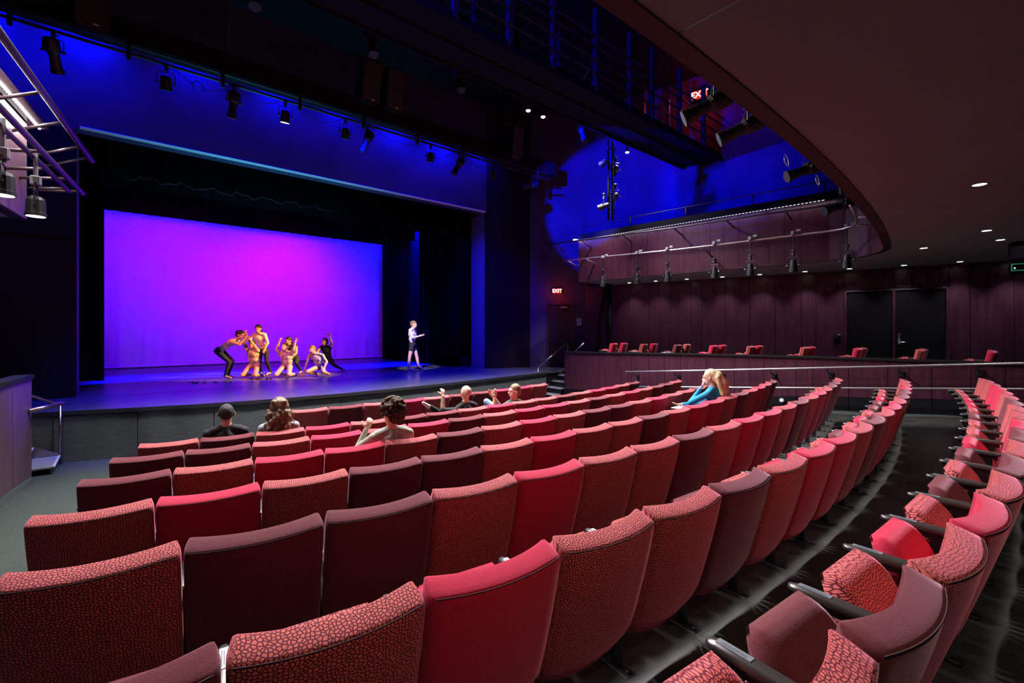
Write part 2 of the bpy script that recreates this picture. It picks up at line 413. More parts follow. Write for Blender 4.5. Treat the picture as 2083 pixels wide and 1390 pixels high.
obj('door_frame', box(NB(), (.49, .02, 2.36), (1.0, .10, .06)), M['plum'], dr)
pb = obj('push_bar', tube(NB(), [(.08, -.02, .96), (.86, -.02, .96)], .028, 10), M['pipe'], dr, True)
for x in (.10, .84): obj('bar_mount', box(NB(), (x, .015, .96), (.07, .06, .09), bev=.01), M['steel'], pb)
dc = obj('door_closer', box(NB(), (.62, .0, 2.22), (.26, .07, .07), bev=.01), M['grey'], dr)

# ---- right-hand gallery: back wall of plum panels, double door, parapet, floor
W0 = Vector((12.88, 11.03, 0)); W1 = Vector((16.3, -3.5, 0)); WD = (W1-W0).normalized()
def wy(Y): return W0+WD*((W0.y-Y)/-WD.y)     # point on the wall at depth Y
GF = 1.0
wr = struct(empty('wall_right'), 'tall plum panelled wall behind the side gallery', 'wall')
a, b_ = wy(11.03), wy(-3.5)
obj('wall_backing', fixn(wallbox(NB(), (a.x+.05, a.y), (b_.x+.05, b_.y), 0, 10.3, -.15)), M['plumdark'], wr)
SEAMS = [11.0, 10.55, 10.01, 9.34, 8.69, 8.35, 8.0, 7.36, 7.04, 6.39, 5.74, 5.43, 5.10, 4.47, 4.14, 3.52, 2.86, 2.54, 2.21, 1.55, 1.19, .5, -.2, -.9, -1.6, -2.3, -3.4]
for y0, y1 in zip(SEAMS, SEAMS[1:]):
    p, q = wy(y0-.006), wy(y1+.006)
    z0 = 3.36 if (y0 <= 3.53 and y1 >= 1.54) else GF
    obj('wall_panel', fixn(wallbox(NB(), (p.x, p.y), (q.x, q.y), z0, 3.865, -.03)), M['plum'], wr)
UP = [11.0, 9.4, 7.8, 6.2, 4.6, 3.0, 1.4, -.2, -3.4]
for y0, y1 in zip(UP, UP[1:]):
    p, q = wy(y0-.003), wy(y1+.003)
    obj('upper_wall_panel', fixn(wallbox(NB(), (p.x, p.y), (q.x, q.y), 4.1, 10.3, -.03)), M['header'], wr)
# double door in that wall
p, q = wy(3.50), wy(1.57); dw = (q-p).length
dd = struct(empty('door_2', (p.x, p.y, GF), math.atan2((q-p).y, (q-p).x)), 'black double door with plum centre post and lever handle', 'door')
hw = dw/2-.045
lf = obj('door_leaf', box(NB(), (hw/2+.03, .03, 1.14), (hw, .05, 2.28)), M['doorblack'], dd)
rl = obj('door_leaf', box(NB(), (dw-hw/2-.03, .03, 1.14), (hw, .05, 2.28)), M['doorblack'], dd)
obj('centre_post', box(NB(), (dw/2, .0, 1.15), (.055, .05, 2.3)), M['plum'], dd)
obj('door_head', box(NB(), (dw/2, .0, 2.315), (dw, .05, .05)), M['pipe'], dd)
for x in (.0, dw): obj('door_frame', box(NB(), (x, .0, 1.16), (.05, .06, 2.32)), M['plum'], dd)
hd = obj('lever_handle', tube(NB(), [(dw/2+.10, -.05, .98), (dw/2+.24, -.055, .98)], .013, 8), M['chrome'], rl, True)
obj('lock_plate', box(NB(), (dw/2+.10, -.004, 1.06), (.05, .012, .26), bev=.004, seg=1), M['grey'], rl)
obj('keypad', box(NB(), (dw/2+.10, -.014, 1.16), (.045, .02, .10), bev=.003, seg=1), M['chrome'], rl)
for z in (.35, 1.2, 2.05): obj('hinge', tube(NB(), [(dw-.03, -.008, z-.06), (dw-.03, -.008, z+.06)], .012, 6), M['steel'], rl)

# gallery floor and parapet
PA = Vector((10.92, 10.5, 0)); PB = Vector((12.33, -3.5, 0)); PD = (PB-PA).normalized()
def pary(Y): return PA+PD*((PA.y-Y)/-PD.y)
def ptop(Y): return interp(-Y, [-10.3, -9.66, -6.39, -3.44, -.2, 3.5], [1.57, 1.57, 1.65, 1.695, 1.705, 1.71])
bm = NB(); a, b_ = pary(10.15), pary(-3.5); c, d = wy(-3.5), wy(10.9)
slab_xy(bm, [(a.x+.05, a.y), (b_.x+.05, b_.y), (c.x, c.y), (d.x, d.y)], 0.0, GF)
struct(obj('floor_gallery', fixn(bm), M['carpet']), 'raised gallery floor behind the plum parapet', 'floor')
wp = struct(empty('wall_parapet'), 'low plum panelled parapet with a black cap beside the ramp', 'wall')
PS = [10.2, 8.9, 8.19, 7.83, 7.28, 6.82, 6.38, 5.69, 5.02, 4.68, 4.36, 3.70, 3.38, 2.74, 2.10, 1.78, 1.45, .92, .49, -.4, -1.4, -2.4, -3.4]
for y0, y1 in zip(PS, PS[1:]):
    p, q = pary(y0-.005), pary(y1+.005); t0, t1 = ptop(y0), ptop(y1)
    f0, f1 = floor_z(p.x, p.y), floor_z(q.x, q.y)
    obj('parapet_panel', fixn(wallbox(NB(), (p.x, p.y), (q.x, q.y), f0+.30, t0-.03, .0001-.025, f1+.30, t1-.03)), M['plum'], wp)
    obj('parapet_base', fixn(wallbox(NB(), (p.x, p.y-.0), (q.x, q.y), f0-.02, f0+.29, -.025, f1-.02, f1+.29)), M['black'], wp)
bm = NB()
for y0, y1 in zip(PS, PS[1:]):
    p, q = pary(y0)-Vector((.04, 0, 0)), pary(y1)-Vector((.04, 0, 0))
    wallbox(bm, (p.x, p.y), (q.x, q.y), ptop(y0)-.03, ptop(y0)+.012, -.22, ptop(y1)-.03, ptop(y1)+.012)
obj('parapet_cap', fixn(bm), M['steel'], wp)
bm = NB(); p, q = pary(10.2)+Vector((.03, 0, 0)), pary(-3.4)+Vector((.03, 0, 0))
wallbox(bm, (p.x, p.y), (q.x, q.y), 0, 1.54, -.12)
wallbox(bm, (p.x, p.y), (12.95, 10.3), 0, 1.54, .1)
obj('parapet_backing', fixn(bm), M['plumdark'], wp)
p = pary(10.2)
obj('parapet_end', fixn(wallbox(NB(), (p.x, p.y+.01), (13.0, 10.28), 0, 1.56, -.03)), M['plum'], wp)

# ---- balcony soffit over the last rows and the side galleries
def front_y(X): return 1.385+.0094*(X-2.7)**2
RIGHT_CURVE = [(11.1, 2.05), (11.32, 2.11), (11.53, 2.20), (11.72, 2.32), (11.88, 2.47), (12.0, 2.65), (12.08, 2.88), (12.12, 3.2)]
LEFT_CURVE = [(-1.1, 9.42), (-1.84, 3.4), (-1.80, 2.9), (-1.55, 2.35), (-1.2, 1.95), (-.8, 1.7)]
FRONT = LEFT_CURVE+[(x, front_y(x)) for x in [-.3+.35*i for i in range(32)]]+RIGHT_CURVE+[(11.4, 10.0)]
SZ = 3.87
soff = struct(empty('ceiling_soffit'), 'brown painted underside of the balcony sweeping round to the side gallery', 'ceiling')
def xs(a, b_): return [lerp(a, b_, i/24) for i in range(25)]
pan1 = LEFT_CURVE+[(x, front_y(x)) for x in xs(-.7, 2.225)]+[(2.225, -3.5), (-4.5, -3.5), (-4.5, 9.42)]
pan2 = [(x, front_y(x)) for x in xs(2.237, 7.90)]+[(7.90, -3.5), (2.237, -3.5)]
pw = [wy(10.0), wy(-3.5)]
pan3 = [(x, front_y(x)) for x in xs(7.912, 11.0)]+RIGHT_CURVE+[(11.4, 10.0), (pw[0].x, pw[0].y), (pw[1].x, pw[1].y), (7.912, -3.5)]
for pn in (pan1, pan2, pan3): obj('soffit_panel', fixn(slab_xy(NB(), pn, SZ, SZ+.012)), M['soffit'], soff)
def offset(poly, d):
    out = []
    for i, p in enumerate(poly):
        a = Vector(poly[max(i-1, 0)]); c = Vector(poly[min(i+1, len(poly)-1)]); t = (c-a).normalized()
        out.append((p[0]+t.y*d, p[1]-t.x*d))
    return out
IN = offset(FRONT, .12)      # towards the soffit side
bm = NB()
for (a, b_), (c, d) in zip(zip(FRONT, FRONT[1:]), zip(IN, IN[1:])):
    vv = [(a[0], a[1], SZ-.012), (b_[0], b_[1], SZ-.012), (d[0], d[1], SZ-.012), (c[0], c[1], SZ-.012)]
    lo = [bm.verts.new(x) for x in vv]; hi = [bm.verts.new((x[0], x[1], SZ+.02)) for x in vv]
    bm.faces.new(lo); bm.faces.new(hi[::-1])
    for i in range(4): bm.faces.new((lo[i], lo[(i+1) % 4], hi[(i+1) % 4], hi[i]))
obj('soffit_trim', fixn(bm), M['softrim'], soff)
# balcony front: panels on the side gallery, curved corner, plain rear run
bf = struct(empty('wall_balcony_front'), 'plum panelled front of the upper side gallery', 'wall')
G0 = Vector((11.4, 10.0, 0)); G1 = Vector((12.12, 3.2, 0)); GD = (G1-G0).normalized()
def gy(Y): return G0+GD*((G0.y-Y)/-GD.y)
GS = [10.0, 9.51, 9.14, 8.74, 8.01, 7.61, 7.24, 6.52, 5.81, 5.47, 5.11, 4.42, 4.09, 3.75, 3.2]
GT = 5.22
for y0, y1 in zip(GS, GS[1:]):
    p, q = gy(y0-.004), gy(y1+.004)
    obj('front_panel', fixn(wallbox(NB(), (p.x, p.y), (q.x, q.y), SZ, GT, -.03)), M['plum'], bf)
for a, b_ in zip(RIGHT_CURVE[::-1], RIGHT_CURVE[::-1][1:]):
    obj('corner_panel', fixn(wallbox(NB(), a, b_, SZ, GT, -.03)), M['plum'], bf)
bm = NB()
BKF = offset(FRONT, .045)
for a, b_ in zip(BKF, BKF[1:]): wallbox(bm, a, b_, SZ+.2, GT, .10)
obj('front_backing', fixn(bm), M['plumdark'], bf)
CAP = offset(FRONT, -.03); CAPI = offset(FRONT, .2)
bm = NB()
for (a, b_), (c, d) in zip(zip(CAP, CAP[1:]), zip(CAPI, CAPI[1:])):
    vv = [a, b_, d, c]; lo = [bm.verts.new((*x, GT+.04)) for x in vv]; hi = [bm.verts.new((*x, GT+.20)) for x in vv]
    bm.faces.new(lo[::-1]); bm.faces.new(hi)
    for i in range(4): bm.faces.new((lo[i], lo[(i+1) % 4], hi[(i+1) % 4], hi[i]))
obj('front_cap', fixn(bm), M['black'], bf)
p = gy(10.0)
obj('gallery_end', fixn(wallbox(NB(), (p.x, p.y), (13.05, 10.25), SZ, GT, -.03)), M['plum'], bf)
# left gallery front (pale, close to its light strip) and its end
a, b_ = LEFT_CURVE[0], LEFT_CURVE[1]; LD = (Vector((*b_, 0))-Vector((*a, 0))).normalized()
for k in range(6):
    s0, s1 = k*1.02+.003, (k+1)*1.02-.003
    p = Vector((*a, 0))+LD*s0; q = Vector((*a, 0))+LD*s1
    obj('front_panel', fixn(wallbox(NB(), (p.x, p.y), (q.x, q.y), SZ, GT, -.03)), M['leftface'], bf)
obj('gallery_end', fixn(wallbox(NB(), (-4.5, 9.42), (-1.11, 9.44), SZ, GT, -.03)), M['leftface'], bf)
# ---- left parapet box beside the carpeted aisle
wl = struct(empty('wall_parapet'), 'low plum parapet box catching blue light beside the carpeted aisle', 'wall')
LP = [(-1.02, 9.36), (-1.10, 8.55), (-1.23, 7.2), (-1.37, 5.8), (-1.5, 4.4), (-1.66, 2.8), (-1.9, .4), (-2.2, -3.4)]
for a, b_ in zip(LP, LP[1:]):
    d = (Vector(b_)-Vector(a)).normalized()*.004
    a2 = (a[0]+d.x, a[1]+d.y); b2 = (b_[0]-d.x, b_[1]-d.y)
    obj('parapet_panel', fixn(wallbox(NB(), a2, b2, floor_z(*a)+.13, 1.60, .03, floor_z(*b_)+.13, 1.62 if b_[1] > 6 else 1.7)), M['leftdark'], wl)
    obj('parapet_base', fixn(wallbox(NB(), a, b_, floor_z(*a)-.02, floor_z(*a)+.12, .015, floor_z(*b_)-.02, floor_z(*b_)+.12)), M['stagefront'], wl)
obj('parapet_end', fixn(wallbox(NB(), (-4.5, 9.36), (-1.02, 9.36), 0, 1.60, -.03)), M['leftdark'], wl)
bm = NB()
for a, b_ in zip(LP, LP[1:]): wallbox(bm, (a[0]+.03, a[1]), (b_[0]+.03, b_[1]), 1.605 if a[1] > 6 else 1.70, 1.66 if a[1] > 6 else 1.76, .2)
obj('parapet_cap', fixn(bm), M['black'], wl)
obj('rail_stub', tube(NB(), [(-1.03, 9.2, 1.16), (-.72, 9.6, 1.19)], .03, 8), M['rail'], wl, True)

# ================================================================== STAGE DRESSING
def curtain(name, p0, p1, z0, z1, amp, wl_, m, label, cat='curtain', group=None, hem=None):
    bm = NB(); p0 = Vector((*p0, 0)); p1 = Vector((*p1, 0)); d = p1-p0; n = Vector((d.y, -d.x, 0)).normalized()
    N = max(8, int(d.length/wl_*8)); K = 6; g = []
    for j in range(K+1):
        z = lerp(z0, z1, j/K); row = []
        for i in range(N+1):
            t = i/N; s = t*d.length
            a = amp*(math.sin(2*PI*s/wl_)+.4*math.sin(2*PI*s/wl_*1.7+1))*(1-.5*j/K)
            q = p0+d*t+n*a; row.append(bm.verts.new((q.x, q.y, z)))
        g.append(row)
    for j in range(K):
        for i in range(N): bm.faces.new((g[j][i], g[j][i+1], g[j+1][i+1], g[j+1][i]))
    r = bmesh.ops.solidify(bm, geom=bm.faces[:], thickness=.012)
    return tag(obj(name, fixn(bm), m, smooth=True), label, cat, group)
curtain('wing_curtain', (-4.2, 16.65), (-.44, 16.65), .91, 9.3, .05, .3, M['velour'], 'black velour leg curtain hanging beside the glowing backdrop, dark side')
curtain('side_curtain', (9.36, 14.0), (9.36, 20.6), .91, 9.3, .05, .3, M['velour'], 'long black side curtain behind the walking dancer')
curtain('wing_curtain', (9.36, 20.6), (12.9, 20.6), .91, 9.3, .05, .3, M['velour'], 'black leg curtain at the far edge of the glowing backdrop')
for y, zb, lab in ((14.3, 5.72, 'first black border hung behind the stage opening'), (17.2, 6.0, 'middle black border over the stage'), (20.0, 6.23, 'last black border cutting the top of the backdrop')):
    curtain('stage_border', (-4.2, y), (9.25, y), zb, 9.4, .03, .35, M['velour'], lab)
struct(obj('wall_stage_back', box(NB(), (4.4, 22.9, 5.1), (17.8, .1, 9.5)), M['black']), 'black back wall of the stage', 'wall')
struct(obj('wall_stage_side', box(NB(), (13.2, 18, 5.1), (.1, 10, 9.5)), M['black']), 'black side wall of the stage wing', 'wall')
struct(obj('wall_stage_wing', box(NB(), (-4.45, 18, 5.1), (.1, 10, 9.5)), M['black']), 'black wall of the other stage wing', 'wall')
struct(obj('ceiling_stage', box(NB(), (4.4, 18.1, 9.9), (17.8, 9.8, .1)), M['ceiling']), 'black ceiling over the stage', 'ceiling')
# cyclorama with soft folds low down and a hem
bm = NB(); NXc, NZc = 240, 24; g = []
random.seed(3)
folds = [(random.uniform(-3, 12), random.uniform(.06, .14), random.uniform(.008, .03), random.uniform(1.2, 2.6)) for _ in range(70)]
folds += [(random.uniform(7, 9.3), random.uniform(.06, .1), random.uniform(.015, .035), random.uniform(1.6, 2.6)) for _ in range(16)]
folds += [(random.uniform(-.6, .6), random.uniform(.06, .1), random.uniform(.015, .03), random.uniform(1.6, 2.6)) for _ in range(6)]
for j in range(NZc+1):
    z = lerp(1.03, 8.6, (j/NZc)**1.6); row = []
    for i in range(NXc+1):
        x = lerp(-3.2, 12.2, i/NXc)
        dy = sum(a*math.exp(-((x-fx-.05*(z-1))/w)**2)*max(0, 1-(z-1.03)/h) for fx, w, a, h in folds if abs(x-fx) < .6 and z-1.03 < h)
        row.append(bm.verts.new((x, 21.3-dy, z)))
    g.append(row)
for j in range(NZc):
    for i in range(NXc): bm.faces.new((g[j][i], g[j][i+1], g[j+1][i+1], g[j+1][i]))
cyc = tag(empty('backdrop', (0, 0, 0)), 'tall cloth backdrop glowing violet and blue across the stage', 'backdrop')
obj('cloth', fixn(bm), M['cyc'], cyc, True)
obj('hem', tube(NB(), [(lerp(-3.2, 12.2, i/30), 21.27, .965) for i in range(31)], .06, 8), M['cyc'], cyc, True)
# ================================================================== THEATER SEATS
def backrest_mesh():
    bm = NB(); S = [-1+2*i/12 for i in range(13)]; UVS = []; UVR = []
    levels = [0, .03, .08, .16, .28, .42, .56, .70, .82, .90, .938, .955, .965, .978, .990, 1.0]
    rings = []; VR = [0.]; VT = 1.50; last = None
    for t in levels:
        w = .264
        if t < .2: w *= 1-.15*((.2-t)/.2)**2.0
        if t > .93: w -= .016*((t-.93)/.07)**2
        yr = .175*(1-t)**1.25; UVS.clear()
        th = interp(t, [0, .05, .2, .6, .90, .938, .955, .965, .978, .99, 1.0], [.030, .065, .095, .108, .106, .106, .102, .092, .068, .040, .012])
        yr += interp(t, [0, .05, .15, .938, .955, .965, .978, .99, 1.0], [.035, .012, 0, 0, .004, .014, .038, .066, .094])-.085
        loop = []; here = Vector((0, yr-.042*(.35+.65*t), .180+.670*t))
        if last is not None: VR[0] += (here-last).length
        last = here
        def P(s, front):
            UVS.append((s*w, VR[0] if not front else VT-VR[0]))
            y = yr-.042*(1-s*s)*(.35+.65*t)+(th if front else 0)
            if front: y -= .012*(1-s*s)
            z = .180+.670*t-.035*(1-s*s)*(1-t)**3+.006*(s*s)*t
            return (s*w, y, z)
        for s in S: loop.append(P(s, False))
        e = P(1, False); f = P(1, True)
        loop.append((e[0]+.011, lerp(e[1], f[1], .3), e[2])); loop.append((e[0]+.011, lerp(e[1], f[1], .7), e[2]))
        for s in S[::-1]: loop.append(P(s, True))
        e = P(-1, True); f = P(-1, False)
        loop.append((e[0]-.011, lerp(e[1], f[1], .3), e[2])); loop.append((e[0]-.011, lerp(e[1], f[1], .7), e[2]))
        rings.append([bm.verts.new(p) for p in loop])
        uu = UVS[:13]+[(w+.02, VT/2), (w+.04, VT/2)]+UVS[15:28]+[(-w-.02, VT/2), (-w-.04, VT/2)]; UVR.append(uu)
    n = len(rings[0])
    for a, b_ in zip(rings, rings[1:]):
        for i in range(n): bm.faces.new((a[i], a[(i+1) % n], b_[(i+1) % n], b_[i]))
    for ring, flip in ((rings[0], True), (rings[-1], False)):   # close with a strip of quads
        r, f = ring[:13], ring[15:28][::-1]
        for i in range(12):
            q = (r[i], r[i+1], f[i+1], f[i]); bm.faces.new(q[::-1] if flip else q)
        for q in ((r[12], ring[13], ring[14], f[12]), (f[0], ring[28], ring[29], r[0])): bm.faces.new(q[::-1] if flip else q)
    fixn(bm); ul = bm.loops.layers.uv.new('UVMap'); um = {v: uv for rg, us in zip(rings, UVR) for v, uv in zip(rg, us)}
    for f_ in bm.faces:
        for lp_ in f_.loops: lp_[ul].uv = um[lp_.vert]
    pip = NB(); t = .950; pts = []
    for i in range(17):
        s = -1+2*i/16
        w = .262; yr = .175*(1-t)**1.25-.0845
        pts.append((s*w*.995, yr-.042*(1-s*s)*(.35+.65*t)-.0005, .180+.670*t+.006*(s*s)*t+.004))
    tube(pip, pts, .0022, 5)
    return bm, pip
def rbox(s, bev, seg=3, dome=0., taper=0.):
    bm = NB(); box(bm, (0, 0, 0), s, bev=bev, seg=seg)
    return bm
def mesh_of(bm, name, m, smooth=True):
    me = bpy.data.meshes.new(name); bm.to_mesh(me); bm.free(); me.materials.append(m)
    for p in me.polygons: p.use_smooth = smooth
    return me
_b, _p = backrest_mesh()
tmpb = bpy.data.meshes.new('backrest'); _b.to_mesh(tmpb); _b.free()
for q in tmpb.polygons: q.use_smooth = True
ME = {'piping': mesh_of(_p, 'piping', M['piping'])}
# tip-up cushion, folded: grid with crowned upholstery, rotated about its hinge
def cushion(length=.36, width=.47, th=.105):
    bm = NB(); NU, NV = 16, 16; top = []; bot = []
    for i in range(NU+1):
        u = i/NU; rt = []; rb = []
        for j in range(NV+1):
            v = -1+2*j/NV
            edge = min(1, (1-abs(v))/.24); endr = min(1, (1-u)/.55); st = min(1, u/.08)
            k = math.sqrt(max(0, 1-(1-edge)**2))*math.sqrt(max(0, 1-(1-endr)**2))*math.sqrt(max(0, 1-(1-st)**2))
            ww = width/2*(1-.05*(1-u))*(1-.22*max(0, (u-.55)/.45)**2)
            h = th*(.75+.35*u)
            rt.append(bm.verts.new((v*ww, u*length, -.012+k*(h*.80+.012)))); 
            rb.append(bm.verts.new((v*ww, u*length, -.012)))
        top.append(rt); bot.append(rb)
    for i in range(NU):
        for j in range(NV):
            bm.faces.new((top[i][j], top[i][j+1], top[i+1][j+1], top[i+1][j]))
            bm.faces.new((bot[i][j], bot[i+1][j], bot[i+1][j+1], bot[i][j+1]))
    ul = bm.loops.layers.uv.new('UVMap')
    for f_ in bm.faces:
        for lp_ in f_.loops: lp_[ul].uv = (lp_.vert.co.x+2, lp_.vert.co.y)
    bmesh.ops.remove_doubles(bm, verts=bm.verts, dist=.0008)
    return fixn(bm)
def shell(length=.345, width=.475):
    bm = NB(); NU, NV = 8, 8; A = []; B = []
    for i in range(NU+1):
        u = i/NU; ra = []; rb = []
        for j in range(NV+1):
            v = -1+2*j/NV; ww = width/2*.94*(1-.05*(1-u))*(1-.26*max(0, (u-.5)/.5)**2)
            d = .050*(1-v**4)*(1-(2*u-1)**4)
            ra.append(bm.verts.new((v*ww, u*length, -.014))); rb.append(bm.verts.new((v*ww, u*length, -.018-d)))
        A.append(ra); B.append(rb)
    for i in range(NU):
        for j in range(NV):
            bm.faces.new((A[i][j], A[i][j+1], A[i+1][j+1], A[i+1][j])); bm.faces.new((B[i][j], B[i+1][j], B[i+1][j+1], B[i][j+1]))
    for i in range(NU):
        for k in (0, NV): bm.faces.new((A[i][k], A[i+1][k], B[i+1][k], B[i][k]))
    for j in range(NV):
        for k in (0, NU): bm.faces.new((A[k][j], A[k][j+1], B[k][j+1], B[k][j]))
    return fixn(bm)
HINGE = Matrix.Translation((0, .135, .345)) @ Matrix.Rotation(math.radians(64), 4, 'X')
_c = cushion(); _c.transform(HINGE); tmpc = bpy.data.meshes.new('seat_cushion'); _c.to_mesh(tmpc); _c.free()
for q in tmpc.polygons: q.use_smooth = True
_s = shell(); _s.transform(HINGE); ME['shell'] = mesh_of(_s, 'seat_shell', M['shell'])
HINGE2 = Matrix.Translation((0, .08, .40)) @ Matrix.Rotation(math.radians(4), 4, 'X')
_c = cushion(); _c.transform(HINGE2); tmpd = bpy.data.meshes.new('seat_cushion'); _c.to_mesh(tmpd); _c.free()
for q in tmpd.polygons: q.use_smooth = True
_s = shell(); _s.transform(HINGE2); ME['shelldn'] = mesh_of(_s, 'seat_shell', M['shell'])
OCC = {('B', 1), ('B', 2), ('D', 4), ('B', 7), ('B', 9), ('E', 13)}
bm = NB()                                      # arm: long bar, rounded ends, slightly dropped at the front
prof = [(y_+.065, w_) for y_, w_ in ((-.005, .016), (.010, .023), (.05, .027), (.20, .029), (.27, .028), (.295, .024), (.31, .012))]
rings = []
for y, w in prof:
    z = .622; h = .017 if .08 < y < .36 else .009
    rings.append([bm.verts.new((x, y, zz)) for x, zz in ((-w, z-h*.4), (-w*.9, z+h*.5), (-w*.6, z+h), (w*.6, z+h), (w*.9, z+h*.5), (w, z-h*.4), (w*.8, z-h), (-w*.8, z-h))])
for a, b_ in zip(rings, rings[1:]):
    for i in range(8): bm.faces.new((a[i], a[(i+1) % 8], b_[(i+1) % 8], b_[i]))
bm.faces.new(rings[0]); bm.faces.new(rings[-1][::-1])
ME['arm'] = mesh_of(fixn(bm), 'armrest', M['arm'])
bm = NB(); box(bm, (0, .285, .6395), (.026, .11, .003)); ME['plate'] = mesh_of(bm, 'name_plate', M['plate'], False)
bm = NB()
for k, x in enumerate((-.006, .001)): box(bm, (x, .285, .6412), (.0025, .085-.01*k, .0006))
ME['ink'] = mesh_of(bm, 'plate_lettering', M['ink'], False)
bm = NB()
def bar(bm, p, q, w, t):
    p = Vector(p); q = Vector(q); d = q-p; ang = math.atan2(d.z, d.y)
    mt = Matrix.Translation((p+q)/2) @ Matrix.Rotation(ang, 4, 'X')
    box(bm, (0, 0, 0), (t, d.length, w), mtx=mt)
bar(bm, (0, .165, .02), (0, .145, .60), .055, .026); bar(bm, (0, .15, .33), (0, .335, .60), .04, .022); bar(bm, (0, .09, .596), (0, .355, .596), .035, .024)
bar(bm, (0, .12, .40), (0, .22, .40), .10, .03)
ME['frame'] = mesh_of(bm, 'side_frame', M['steel'], False)
bm = NB(); box(bm, (0, .17, .012), (.07, .22, .022), bev=.006, seg=1)
for y in (.09, .25): lathe(bm, [(0, .012), (.012, .012), (.014, .004)], (0, y, .022), (0, y, 1), 8)
ME['foot'] = mesh_of(bm, 'foot', M['steel'], False)
bm = NB()
for y, z in ((.24, .572),): lathe(bm, [(0, .007), (.018*2, .007)], (-.018, y, z), (1, y, z), 8)
ME['bolt'] = mesh_of(bm, 'bolt', M['bolt'])
for k in 'PRD':
    for nm, src in (('back', tmpb), ('cush', tmpc), ('cudn', tmpd)):
        me = src.copy(); me.materials.append(M[k]); ME[nm+k] = me
def arm_set(root, x):
    a = obj('armrest', ME['arm'], None, root, loc=(x, 0, 0)); pl = obj('name_plate', ME['plate'], None, a)
    fr = obj('side_frame', ME['frame'], None, root, loc=(x, 0, 0)); obj('bolt', ME['bolt'], None, fr)
    obj('foot', ME['foot'], None, root, loc=(x, 0, 0))
    return a
def make_seat(kind, loc, rz, last=False, fine=False, pitch=PITCH, down=False):
    r = empty('theater_seat', loc, rz)
    b_ = obj('backrest', ME['back'+kind], None, r); obj('piping', ME['piping'], None, b_)
    c = obj('seat_cushion', ME[('cudn' if down else 'cush')+kind], None, r); obj('seat_shell', ME['shelldn' if down else 'shell'], None, c)
    a = arm_set(r, -pitch/2)
    if fine: obj('plate_lettering', ME['ink'], None, a)
    if last: arm_set(r, pitch/2)
    return r
KN = {'P': 'dotted salmon', 'R': 'plain crimson', 'D': 'dark maroon'}
ORD = ['first', 'second', 'third', 'fourth', 'fifth', 'sixth', 'seventh', 'eighth', 'ninth', 'tenth', 'eleventh', 'twelfth', 'thirteenth', 'fourteenth', 'fifteenth', 'sixteenth', 'seventeenth', 'eighteenth', 'nineteenth', 'twentieth']
SEATPOS = {}
for ri, k in enumerate('ABCDEFGH'):
    R, zt, th0, kinds = ROWS[k]
    for i, kd in enumerate(kinds):
        th = th0+(i+.5)*PITCH/R; x, y = polar(R, th)
        if k == 'H' and i < 0: continue
        loc = (x, y, zt-SEATH)
        SEATPOS[(k, i)] = (Vector(loc), th)
        s = make_seat(kd, loc, th, i == len(kinds)-1, k in 'GH', down=(k, i) in OCC)
        rowname = 'front row' if ri == 0 else ('last row' if ri == 7 else ORD[ri]+' row from the stage')
        endn = 'from the stage-steps end' if False else 'from the carpeted aisle'
        tag(s, '%s theater seat, %s %s in the %s' % (KN[kd], ORD[i], endn, rowname), 'seat', 'theater seats in the '+rowname)
# pairs of the same seats in the raised side gallery
GK = ['RR', 'PR', 'DP', 'RR', 'PR', 'PR', 'RP', 'PR', 'RP']
for i, (yy, kk) in enumerate(zip((8.80, 7.78, 6.76, 5.78, 4.87, 3.72, 2.73, 1.72, .72), GK)):
    for j in range(2):
        x = 11.45+(10.2-yy)*.1+.03+j*.57
        s = make_seat(kk[j], (x, yy+.03*j, GF+.02+.003*i), lerp(.36, .04, i/8), j == 1, pitch=.57)
        tag(s, '%s gallery seat, %s pair along the parapet from the stage, %s' % (KN[kk[j]], ORD[i], 'parapet side' if j == 0 else 'wall side'), 'seat', 'seats in the side gallery')
# ================================================================== PEOPLE
import numpy as np
def skin(name, c): return mat(name, c, .5, spec=.35)
PM = {
 'skin_a': skin('skin_warm', (.52, .27, .19)), 'skin_b': skin('skin_fair', (.62, .36, .27)), 'skin_c': skin('skin_tan', (.40, .20, .13)),
 'black': mat('black_cotton', (.012, .012, .013), .9), 'navy': mat('dark_leggings', (.012, .014, .030), .8), 'grey': mat('grey_knit', (.30, .32, .34), .9),
 'beige': mat('beige_sweater', (.33, .34, .27), .95), 'green': mat('green_shirt', (.035, .11, .055), .9), 'denim': noisy(mat('denim', (.18, .27, .42), .9), (.14, .22, .36), (.22, .33, .50), 60),
 'blue': mat('bright_blue_hoodie', (.008, .23, .42), .9), 'gold': noisy(mat('gold_top', (.6, .52, .32), .45), (.30, .22, .12), (.70, .62, .42), 14, (1, 1, .3)), 'cream': mat('cream_top', (.62, .55, .42), .8),
 'white': mat('white_top', (.60, .58, .60), .85), 'rust': mat('rust_shorts', (.16, .05, .04), .85), 'pink': mat('pale_shorts', (.45, .28, .28), .85),
 'hair_black': mat('black_hair', (.010, .008, .008), .45, spec=.5), 'hair_brown': noisy(mat('brown_hair', (.07, .04, .02), .5), (.035, .02, .012), (.22, .13, .06), 40, (1, 1, .25)),
 'hair_dark': noisy(mat('dark_brown_hair', (.03, .02, .012), .8, spec=.2), (.016, .010, .006), (.09, .058, .032), 40), 'hair_blond': noisy(mat('blond_hair', (.6, .45, .22), .5), (.45, .31, .13), (.78, .64, .38), 30, (1, 1, .2)),
 'hair_sandy': mat('sandy_hair', (.17, .10, .05), .55), 'shave': mat('cropped_hair', (.022, .018, .017), .8),
 'eye': mat('eye_dark', (.02, .015, .015), .3), 'sole': mat('shoe_white', (.55, .55, .55), .6), 'shoe': mat('shoe_black', (.015, .015, .016), .6), 'tattoo': noisy(skin('tattooed_skin', (.3, .2, .1)), (.10, .09, .07), (.45, .27, .16), 25),
}
